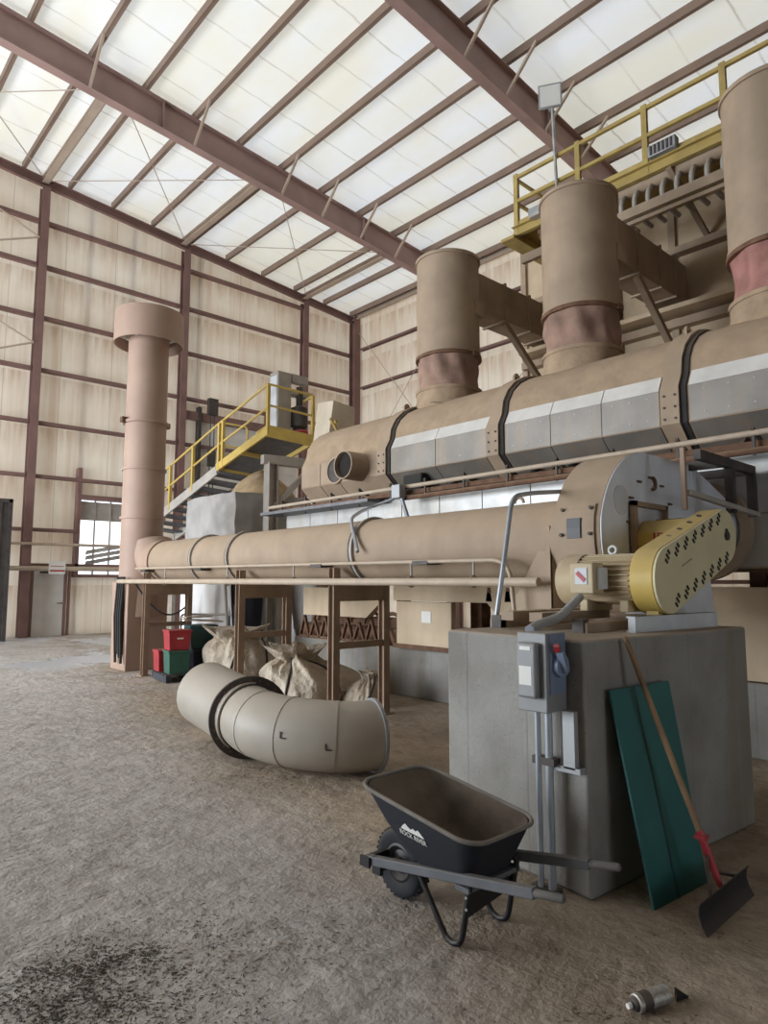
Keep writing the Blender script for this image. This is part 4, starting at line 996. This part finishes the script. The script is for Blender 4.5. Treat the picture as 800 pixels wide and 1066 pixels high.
# ------------------------------------------------------------------ spray can and scrap
can = thing('spray_can', 'scuffed spray can lying on the floor in front of the snow pusher', 'spray can', (2.65, 1.4, 0))
ca, cb = V(2.585, 1.395, .034), V(2.735, 1.345, .034); ca_d = (cb - ca)
MB().lathe(ca, ca_d, [(0, 0), (0, .026), (.004, .033), (.012, .034), (.15, .034), (.156, .035), (.158, .03), (.152, 0)], 30).build('can_body', 'can', can)
MB().lathe(ca, -ca_d, [(0, .028), (.012, .022), (.014, .012), (.022, .012), (.022, 0)], 24).build('shoulder', 'dark_steel', can)
MB().lathe(ca - ca_d.normalized() * .02, -ca_d, [(0, .011), (.018, .01), (.018, 0)], 16).build('nozzle', 'white', can)
MB().lathe(ca + ca_d.normalized() * .02, ca_d, [(0, .0345), (.045, .0345)], 30).build('label_band', 'dark_steel', can)
tag(MB().add([(2.77, 1.32, .0), (2.83, 1.30, .0), (2.79, 1.335, .0), (2.775, 1.315, .045), (2.83, 1.295, .008), (2.78, 1.33, .05)], [(0, 2, 1), (0, 1, 4, 3), (1, 2, 5, 4), (2, 0, 3, 5), (3, 4, 5)]).build('scrap_piece', 'black', smooth=0), 'small black scrap lying just right of the spray can', 'scrap')

# ------------------------------------------------------------------ grey elbow on the floor
eb = thing('duct_elbow', 'big grey duct elbow with a bolted flange lying on the floor', 'duct elbow', (3.6, 5.4, 0))
er = .295
th = math.radians(18); T1 = V(math.sin(th), math.cos(th), 0); N1 = V(math.cos(th), -math.sin(th), 0)
P1 = V(3.45, 5.66, .385); RB = .88
T2 = V(math.sin(math.radians(4)), math.cos(math.radians(4)), .10)
cen = P1 + N1 * RB
pts = arc(cen, -N1, -T1, RB, 0, PI / 2 * 1.02, 24)
for i_, p_ in enumerate(pts): p_.z = .385 - (.385 - er - .022) * min(1, i_ / 20)
# mitred segments: straight between joints
seg = [0, 4, 12, 20, 24]
jo = [pts[i] for i in seg]
em = MB(); em.tube(pts, er, 56, False)
elb = em.build('elbow_body', 'duct_grey', eb, smooth=60)
sm_ = MB()
for i in (5, 11, 18):
    d_ = (pts[i + 1] - pts[i - 1]).normalized(); sm_.lathe(pts[i] - d_ * .006, d_, [(0, er - .003), (0, er + .005), (.012, er + .005), (.012, er - .003)], 56)
sm_.build('weld_seam', 'frame_grey', elb)
dE = (pts[-1] - pts[-2]).normalized()
MB().lathe(pts[-1] - dE * .03, dE, [(0, er), (0, er + .02), (.03, er + .02), (.03, er - .02), (0, er - .02)], 56).build('end_flange', 'lamp_grey', eb)
fg = MB().lathe(P1 - T1 * .02, T1, [(0, er - .02), (0, er + .085), (.018, er + .085), (.018, er + .01), (.022, er + .01), (.022, er + .085), (.04, er + .085), (.04, er - .02), (0, er - .02)], 56).build('bolted_flange', 'dark_steel', eb)
b = MB()
for k in range(24):
    a = 2 * PI * k / 24; p = P1 - T1 * .03 + N1 * (er + .045) * math.cos(a) + V(0, 0, (er + .045) * math.sin(a)); b.cyl(p, p + T1 * .06, .012, 8)
b.build('flange_bolt', 'rust', fg)
s = MB().hollow(P1 - T2 * .0, P1 + T2 * .98, er + .03, .015, 56).build('straight_section', 'duct_grey', eb)
t = MB()
for (i, a) in ((12, .1), (17, -.1)):
    p = pts[i]; d_ = (p - cen).normalized(); q = p + d_ * (er + .001) + V(0, 0, a * .3); u_ = (pts[i + 1] - pts[i - 1]).normalized()
    t.bar(q, q + u_ * .05, .012, .006, d_).bar(q, q + V(0, 0, .05), .012, .006, d_)
t.build('marker_scrawl', 'dark_steel', elb, smooth=0)

# ------------------------------------------------------------------ bulk bags
def bag(name, label, c, sx, sy, sz, seed, neck=(0, 0), nr=.3, amp=.16, ruffle=True):
    rnd = random.Random(seed); mb = MB(); N = 120; K = 34; rings = []
    ks = [(5, rnd.uniform(0, 6), rnd.uniform(-1, 1), .8), (9, rnd.uniform(0, 6), rnd.uniform(-1.6, 1.6), .7), (15, rnd.uniform(0, 6), rnd.uniform(-2, 2), .45), (24, rnd.uniform(0, 6), rnd.uniform(-2, 2), .25)]
    for k in range(K + 1):
        t = k / K
        if ruffle and t > .84:
            u = (t - .84) / .16; R_ = nr * (1 + .75 * u); z = .86 + .26 * u; am = amp * 1.5
        else:
            u = min(1, t / .84); R_ = (1 - nr) * (1 - max(0, (u - .18) / .82) ** 2.1) ** .62 + nr; R_ *= .86 + .14 * min(1, u / .18)
            z = .86 * u ** .85; am = amp * (.22 + 1.5 * u ** 2.2)
        ring = []
        for i in range(N):
            a = 2 * PI * i / N
            f = sum(w_ * (1 - 2 * abs(math.sin(kk * a / 2 + ph + dr_ * t * 2 + .5 * noise.noise(V(math.cos(a) * 1.3 + seed, math.sin(a) * 1.3, t * 2))))) for kk, ph, dr_, w_ in ks)
            big = noise.noise(V(math.cos(a) * .9 + seed * 3, math.sin(a) * .9, t * 1.3))
            sq = (abs(math.cos(a)) ** 3.2 + abs(math.sin(a)) ** 3.2) ** (-1 / 3.2)
            rr = R_ * (sq if t < .6 else 1 + (sq - 1) * max(0, (1 - t) / .4)) * (1 + am * f * .55 + .22 * big)
            w = u ** 1.5 if not (ruffle and t > .84) else 1
            zz = z * (1 + .18 * noise.noise(V(math.cos(a) + seed, math.sin(a), 4 + t))) + (.05 * f if ruffle and t > .84 else 0)
            ring.append(V(c[0] + rr * math.cos(a) * sx + neck[0] * w, c[1] + rr * math.sin(a) * sy + neck[1] * w, max(.003, zz * sz)))
        rings.append(ring)
    mb.loft(rings)
    g = thing(name, label, 'bulk bag', (c[0], c[1], 0), 'dusty white bulk bags on the floor')
    mb.build('sack', 'bag', g, smooth=65)
    for k in range(2):
        a0 = rnd.uniform(3.4, 4.2) + k * 1.1
        pts = []
        for q in range(9):
            ii = int((a0 + .05 * q) / (2 * PI) * N) % N; rk = min(K, 6 + q * 3); p = rings[rk][ii]; pc = V(c[0] + neck[0] * (rk / K), c[1] + neck[1] * (rk / K), p.z)
            pts.append(p + (p - pc).normalized() * .015 + V(0, 0, .01))
        MB().tube(pts, .016, 6).build('strap', 'black_rubber', g)
    return g
bag('bulk_bag', 'crumpled dusty bulk bag lying right behind the grey floor elbow', (5.8, 7.72), .72, .55, .70, 3, neck=(-.3, .12), nr=.34, amp=.17)
bag('bulk_bag', 'full white bulk bag standing beside the crates on the pallet', (6.15, 10.3), .62, .55, .80, 8, neck=(-.1, 0), nr=.55, amp=.11)
bag('bulk_bag', 'small limp bag remnant on the floor behind the nearest duct support frame', (6.0, 6.95), .26, .22, .40, 5, neck=(.08, 0), nr=.35, amp=.2)

# ------------------------------------------------------------------ crates on a pallet
pl = thing('pallet', 'dark wooden pallet holding red and green crates near the intake stack', 'pallet', (5.5, 11.1, 0))
PR = Matrix.Rotation(math.radians(-8), 3, 'Z'); PC = V(5.42, 11.02, 0)
def PLo(x, y, z): return PC + PR @ V(x, y, 0) + V(0, 0, z)
for k in range(5):
    y = -.36 + k * .18; MB().bar(PLo(-.45, y, .125), PLo(.45, y, .125), .12, .022).build('deck_board', 'pallet', pl, smooth=0)
for x in (-.4, 0, .4):
    MB().bar(PLo(x, -.42, .06), PLo(x, .42, .06), .09, .1).build('stringer', 'pallet', pl, smooth=0)
def crate(label, cx_, cy_, z0, w, d_, h, m, rot=-8, open_top=True):
    g = thing('crate', label, 'crate', (*(PLo(cx_, cy_, z0)),), 'plastic crates stacked on the pallet')
    g.rotation_euler.z = math.radians(rot)
    b = MB(); t = .012
    def r(s, z, ins=0): return [V(-w / 2 * s + ins, -d_ / 2 * s + ins, z), V(w / 2 * s - ins, -d_ / 2 * s + ins, z), V(w / 2 * s - ins, d_ / 2 * s - ins, z), V(-w / 2 * s + ins, d_ / 2 * s - ins, z)]
    b.loft([r(.88, 0), r(.98, h * .9), r(1.05, h * .9), r(1.05, h), r(.98, h, t), r(.9, .03, t)])
    b.build('tub', m, g, local=True, bevel=.008)
    MB().box((-.05, -d_ / 2 - .005, h * .55), (.05, -d_ / 2 + .005, h * .62)).build('hand_hold', 'white' if m == 'red' else m, g, local=True, smooth=0)
    MB().box((-w * .53, -d_ * .53, h * .97), (w * .53, d_ * .53, h)).build('lip', m, g, local=True, bevel=.004)
    return g
crate('green crate on the pallet carrying the red crate', -.22, -.22, .14, .36, .34, .38, 'green')
crate('red crate with a white mark, stacked on the green crate', -.22, -.22, .525, .38, .34, .33, 'red')
crate('low red crate at the back left corner of the pallet, behind the green crate', -.28, .2, .14, .34, .34, .36, 'red')
crate('dark red-and-navy crate on the pallet beneath the large dark teal crate', .3, .05, .14, .40, .42, .36, 'navy')
crate('large dark teal crate on the right of the pallet, stacked with boards on top', .28, .05, .505, .46, .46, .40, 'dark_green', -14)
t = tag(MB().bar(PLo(-.02, .1, 1.0), PLo(.62, .0, .96), .42, .02).bar(PLo(.0, .2, 1.03), PLo(.5, .25, 1.04), .3, .02).build('cardboard_sheet', 'cardboard', smooth=0), 'dusty cardboard sheets lying on the dark teal crate', 'cardboard')
tag(MB().box((5.35, 9.42, .0), (5.6, 9.55, .09)).build('wood_offcut', 'pallet', smooth=0), 'short dark wood offcut on the floor beside the pallet', 'offcut')

# ------------------------------------------------------------------ stair and yellow platform at the far end
sp_ = thing('stair_platform', 'yellow railed steel platform with a grey stair descending towards the far wall', 'platform', (8.4, 13, 0))
A = V(8.0, 12.6, 5.0); Bq = V(9.05, 12.35, 4.88); C = V(7.85, 14.6, 4.40); dirS = (C - A)
wid = Bq - A
D = C + wid * .9
MB().loft([[A, Bq, D, C], [A + V(0, 0, .05), Bq + V(0, 0, .05), D + V(0, 0, .05), C + V(0, 0, .05)]]).build('platform_deck', 'grating', sp_, smooth=0)
t = MB()
t.bar(A, C, .06, .18).bar(A, Bq, .06, .26).bar(Bq, D, .06, .18).bar(C - V(0, 0, .03), D - V(0, 0, .03), .06, .12)
t.bar(A.lerp(C, .5) - V(0, 0, .06), Bq.lerp(D, .5) - V(0, 0, .06), .05, .1)
t.build('edge_channel', 'yellow', sp_, smooth=0)
rl = MB(); up = V(0, 0, 1.07)
Cend = V(7.6, 16.6, 3.62)
E_ = Cend + (Cend - C).normalized() * 1.5
top_pts = [A + up, C + up, Cend + up * 1.0, E_ + up]; mid = [p - V(0, 0, .53) for p in top_pts]
for pl_ in (top_pts, mid):
    for a, b_ in zip(pl_, pl_[1:]): rl.tube([a, b_], .027, 8)
rl.tube([A + up, Bq + up], .03, 8).tube([A + up * .55, Bq + up * .55], .027, 8)
D2 = D + up
rl.tube([Bq + up, D2], .027, 8)
hr = rl.build('hand_rail', 'yellow', sp_)
for p, m in ((A, 'yellow'), (A.lerp(Bq, 1.), 'yellow'), (C.lerp(A, .04), 'yellow'), (C.lerp(Cend, .5), 'yellow'), (Cend, 'yellow'), (C.lerp(A, .12), 'yellow')):
    MB().bar(p - V(0, 0, .1), p + up, .07, .07).build('post', m, hr, smooth=0)
gp = C.lerp(A, .12)
gd = (wid.normalized())
gt = MB().tube(fillet([gp + V(0, 0, 1.0), gp + gd * .55 + V(0, -.1, 1.0), gp + gd * .55 + V(0, -.1, .45), gp + V(0, 0, .45)], .12, 6), .025, 8).build('safety_gate', 'yellow', sp_)
# stair stringers and treads
S0, S1 = C, E_
st_ = MB()
for o in (V(0, 0, 0), wid * .85):
    st_.bar(S0 + o - V(0, 0, .06), S1 + o - V(0, 0, .06), .05, .22)
st_.build('stringer', 'frame_grey', sp_, smooth=0)
n = 9
for k in range(n):
    p = S0.lerp(S1, (k + .5) / n); q = p + wid * .85
    dxy = (S1 - S0); dxy.z = 0; dxy = dxy.normalized()
    MB().prism([p - dxy * .26 - V(0, 0, .05), p + dxy * .26 - V(0, 0, .05), q + dxy * .26 - V(0, 0, .05), q - dxy * .26 - V(0, 0, .05)], (0, 0, .05)).build('tread', 'grating', sp_, smooth=0)
for o in (V(0, 0, 0), wid * .85):
    b_ = S1 + o; MB().bar(V(b_.x, b_.y, 0), b_, .1, .1).build('stair_leg', 'frame_grey', sp_, smooth=0)
t = MB()
t.ibeam((7.95, 12.35, 0), (7.95, 12.35, 4.25), .24, .22, .02, up=(1, 0, 0))
t.build('support_column', 'frame_grey', sp_, smooth=0)
MB().ibeam((9.5, 12.1, 0), (9.5, 12.1, 4.3), .22, .2, .02, up=(1, 0, 0)).build('support_column', 'frame_grey', sp_, smooth=0)
MB().bar((7.75, 12.4, 4.3), (9.6, 12.1, 4.3), .2, .2).build('support_beam', 'frame_grey', sp_, smooth=0)
MB().bar((7.95, 12.35, 3.2), (8.9, 12.2, 4.2), .12, .12).build('knee_brace', 'frame_grey', sp_, smooth=0)
# control cabinet on the platform
cc = thing('control_cabinet', 'pale grey upright cabinet standing on the yellow platform', 'cabinet', (8.6, 13, 5.0))
MB().box((8.35, 12.75, 4.9), (8.72, 13.1, 6.5)).build('body', 'frame_grey', cc, bevel=.015)
MB().box((8.335, 12.78, 5.0), (8.35, 13.07, 6.4)).build('door_leaf', 'grey_paint', cc, bevel=.005)
cc = thing('actuator', 'dark actuator with a red cap standing on the yellow platform beside the grey cabinet', 'actuator', (8.95, 12.75, 4.95))
MB().lathe((8.95, 12.75, 0), (0, 0, 1), [(4.98, .0), (4.98, .14), (5.2, .14), (5.25, .2), (5.7, .2), (5.75, .08), (6.2, .08), (6.2, 0)], 20).build('body', 'dark_steel', cc)
MB().lathe((8.9, 12.6, 0), (0, 0, 1), [(4.98, .0), (4.98, .17), (5.12, .17), (5.15, .1), (5.15, 0)], 20).build('cap', 'red', cc)
MB().box((8.7, 12.7, 6.0), (9.3, 12.95, 6.12)).box((8.75, 12.75, 6.3), (9.2, 12.9, 6.5)).build('bracket', 'frame_grey', cc, smooth=0)
# inlet chute at the dryer's far end
ic = thing('inlet_chute', 'cream sheet-metal chute box behind the far end of the dryer', 'chute', (9.2, 11.3, 0))
MB().loft([[V(8.55, 11.2, 1.8), V(9.3, 11.2, 1.8), V(9.3, 11.75, 1.8), V(8.55, 11.75, 1.8)], [V(8.6, 11.2, 4.6), V(9.35, 11.2, 4.6), V(9.35, 11.75, 4.6), V(8.6, 11.75, 4.6)], [V(8.75, 11.2, 5.55), V(9.35, 11.2, 5.5), V(9.35, 11.75, 5.5), V(8.75, 11.75, 5.6)]]).build('body', 'white_cream', ic, bevel=.01)
for x, y in ((8.56, 11.2), (9.18, 11.2), (8.56, 11.63), (9.18, 11.63)): MB().box((x, y, 0), (x + .12, y + .12, 1.8)).build('leg', 'rust', ic, smooth=0)

# wrapped machine with dust heap
wm = thing('wrapped_machine', 'boxy machine wrapped in silver and white plastic behind the long duct', 'machine', (8.2, 14, 0))
def crumple(mb, amp, sc, seed):
    for i, q in enumerate(mb.v):
        n_ = noise.noise_vector(q * sc + V(seed, 0, 0)); mb.v[i] = q + n_ * amp
    return mb
def gridbox(lo, hi, n):
    mb = MB(); lo = V(*lo); hi = V(*hi)
    for ax_ in range(3):
        u_ = (ax_ + 1) % 3; v_ = (ax_ + 2) % 3
        for s_ in (lo, hi):
            vs = []
            for i in range(n + 1):
                for j in range(n + 1):
                    p = V(0, 0, 0); p[ax_] = s_[ax_]; p[u_] = lo[u_] + (hi[u_] - lo[u_]) * i / n; p[v_] = lo[v_] + (hi[v_] - lo[v_]) * j / n; vs.append(p)
            mb.add(vs, [(i * (n + 1) + j, (i + 1) * (n + 1) + j, (i + 1) * (n + 1) + j + 1, i * (n + 1) + j + 1) for i in range(n) for j in range(n)])
    return mb
crumple(gridbox((7.3, 12.75, 2.3), (9.2, 15.0, 3.6), 22), .045, 2.6, 2).build('silver_wrap', 'silver_wrap', wm, smooth=35)
crumple(gridbox((7.55, 12.9, .06), (9.1, 14.9, 2.4), 18), .05, 2.2, 5).build('white_sheet', 'wrap', wm, smooth=35)
hm = MB(); rings = []
for k in range(9):
    t = k / 8; ring = []
    for i in range(36):
        a = 2 * PI * i / 36; r_ = (1 - t) ** .7; nn = noise.noise(V(math.cos(a) * 2, math.sin(a) * 2, t * 3)) * .12
        ring.append(V(8.5 + .78 * r_ * (1 + nn) * math.cos(a), 13.62 + .9 * r_ * (1 + nn) * math.sin(a), 3.55 + .75 * t ** .8))
    rings.append(ring)
hm.loft(rings); hm.build('meal_heap', 'heap', wm, smooth=60)
sh_ = MB(); rings = []
for i in range(17):
    t = i / 16; x = 6.92 + .15 * t; y = 14.1 - 1.7 * t
    rings.append([V(x + .05 * math.sin(t * 14 + 2 * z), y + .07 * math.cos(t * 17 - z), z) for z in [(.25 + .35 * abs(math.sin(t * 4))) + k * (2.2 - .3) / 8 for k in range(9)]] )
sh_.loft(rings, False, False)
o = sh_.build('hanging_sheet', 'wrap', smooth=60); md = o.modifiers.new('solid', 'SOLIDIFY'); md.thickness = .012
tag(o, 'white plastic sheet hanging below the long duct, left of the dark tarp', 'plastic sheet')
sh_ = MB(); rings = []
for i in range(17):
    t = i / 16; x = 7.02 + .7 * t; y = 12.42 - .1 * t
    rings.append([V(x + .05 * math.sin(t * 19 + z), y + .08 * math.cos(t * 13 + z), z) for z in [.05 + k * 2.3 / 8 for k in range(9)]])
sh_.loft(rings, False, False)
o = sh_.build('dark_tarp', 'tarp', smooth=60); md = o.modifiers.new('solid', 'SOLIDIFY'); md.thickness = .012
tag(o, 'dark blue-black tarp hanging behind the duct support frame, right of the white sheet', 'tarp')
sh_ = MB(); rings = []
for i in range(17):
    t = i / 16; x = 7.6 + .9 * t; y = 11.3 - .9 * t
    rings.append([V(x + .06 * math.sin(t * 12 + z * 2), y + .1 * math.cos(t * 15 + z * 2), z) for z in [.3 + k * 1.7 / 8 for k in range(9)]])
sh_.loft(rings, False, False)
o = sh_.build('grey_cover_sheet', 'silver_wrap', smooth=60); md = o.modifiers.new('solid', 'SOLIDIFY'); md.thickness = .012
tag(o, 'creased greyish cover sheet hanging at the left end of the dryer plinth', 'plastic sheet')

# ------------------------------------------------------------------ floor litter
def litter(name, m, n, fn, smin, smax, asp):
    mb = MB()
    for _ in range(n):
        x, y = fn()
        if 3.2 < x < 5.2 and 1.7 < y < 3.2: continue
        s_ = random.uniform(smin, smax); a = random.uniform(0, 2 * PI); l = s_ * random.uniform(1, asp)
        d_ = V(math.cos(a), math.sin(a), 0); e = V(-d_.y, d_.x, 0); c = V(x, y, s_ * .15)
        tl = random.uniform(-.3, .3) * s_
        k = len(mb.v)
        mb.v += [c - d_ * l, c - e * s_ * .4 + V(0, 0, s_ * .25), c + d_ * l + V(0, 0, max(0, tl)), c + e * s_ * .4 + V(0, 0, max(0, -tl) + s_ * .1), c + V(0, 0, s_ * .45)]
        mb.f += [(k, k + 1, k + 4), (k + 1, k + 2, k + 4), (k + 2, k + 3, k + 4), (k + 3, k, k + 4)]; mb.mi += [0] * 4
    o = mb.build(name, m, smooth=0); o['kind'] = 'stuff'
    return o
heaps = [(random.gauss(1.0, .34), random.gauss(2.95, .3), random.uniform(.03, .13)) for _ in range(70)]
def f1():
    while True:
        h_ = random.choice(heaps); x = random.gauss(h_[0], h_[2]); y = random.gauss(h_[1], h_[2])
        if x > .2 and y > .8: return x, y
def f2():
    u = random.random() ** 1.6; y = 1.0 + 12 * u; return random.uniform(.6, 5.2), y
def f3():
    c = random.choice(clusters); return c[0] + random.gauss(0, c[2]), c[1] + random.gauss(0, c[2] * .6)
clusters = [(random.uniform(.8, 4.4), random.uniform(1.3, 9.), random.uniform(.05, .3)) for _ in range(46)]
def f4(): return random.uniform(.9, 3.4), random.uniform(1.0, 1.9)
tag(litter('leaf_litter', 'dirt', 6500, f1, .002, .008, 2.2), 'dark leaf and straw litter thickest on the near left floor', 'litter')['kind'] = 'stuff'
tag(litter('dirt_crumbs', 'dirt', 2300, f3, .002, .008, 3.2), 'dark dirt crumbs scattered in small patches across the floor', 'dirt')['kind'] = 'stuff'
tag(litter('chaff', 'straw', 4200, f2, .002, .009, 3), 'pale chaff strewn all over the floor', 'chaff')['kind'] = 'stuff'
tag(litter('pellet_crumbs', 'dirt', 700, f4, .002, .006, 1.5), 'small round dark crumbs sprinkled on the floor along the bottom edge', 'crumbs')['kind'] = 'stuff'

# ------------------------------------------------------------------ light
wd = bpy.data.worlds.new('sky'); sc.world = wd; wd.use_nodes = True
bgn = wd.node_tree.nodes['Background']; bgn.inputs[0].default_value = (.86, .93, 1.0, 1); bgn.inputs[1].default_value = 2.3
def area(name, loc, rot, sx, sy, e, col):
    l = bpy.data.lights.new(name, 'AREA'); l.shape = 'RECTANGLE'; l.size = sx; l.size_y = sy; l.energy = e; l.color = col
    o = bpy.data.objects.new(name, l); COL.objects.link(o); o.location = loc; o.rotation_euler = rot; return o
# daylight through the big doorway in the west wall (13 m x 7 m opening)
area('doorway_daylight', (XWEST - .3, 15., 3.5), (0, -PI / 2, 0), 6.8, 12.8, 3200, (.88, .94, 1.0))
# daylight through the doorway in the south wall behind the camera (2.8 m x 3 m opening)
area('rear_doorway_daylight', (2.2, YS - .3, 1.5), (PI / 2, 0, 0), 2.7, 2.9, 48, (.72, .85, 1.0))

# ------------------------------------------------------------------ camera
cam = bpy.data.cameras.new('camera'); co = bpy.data.objects.new('camera', cam); COL.objects.link(co); sc.camera = co
cam.sensor_fit = 'VERTICAL'; cam.sensor_height = 36; cam.lens = 700. / 1066 * 36; cam.clip_end = 200
yaw, pit = math.radians(42.4), math.atan(73 / 700.)
co.location = (0, 0, 1.65); co.rotation_euler = (PI / 2 + pit, 0, -yaw)
vs = sc.view_settings
vs.view_transform = 'Standard'; vs.look = 'None'; vs.exposure = 0.0; vs.gamma = 1; vs.use_curve_mapping = False
sc.cycles.use_denoising = True
sc.cycles.max_bounces = 10; sc.cycles.diffuse_bounces = 6
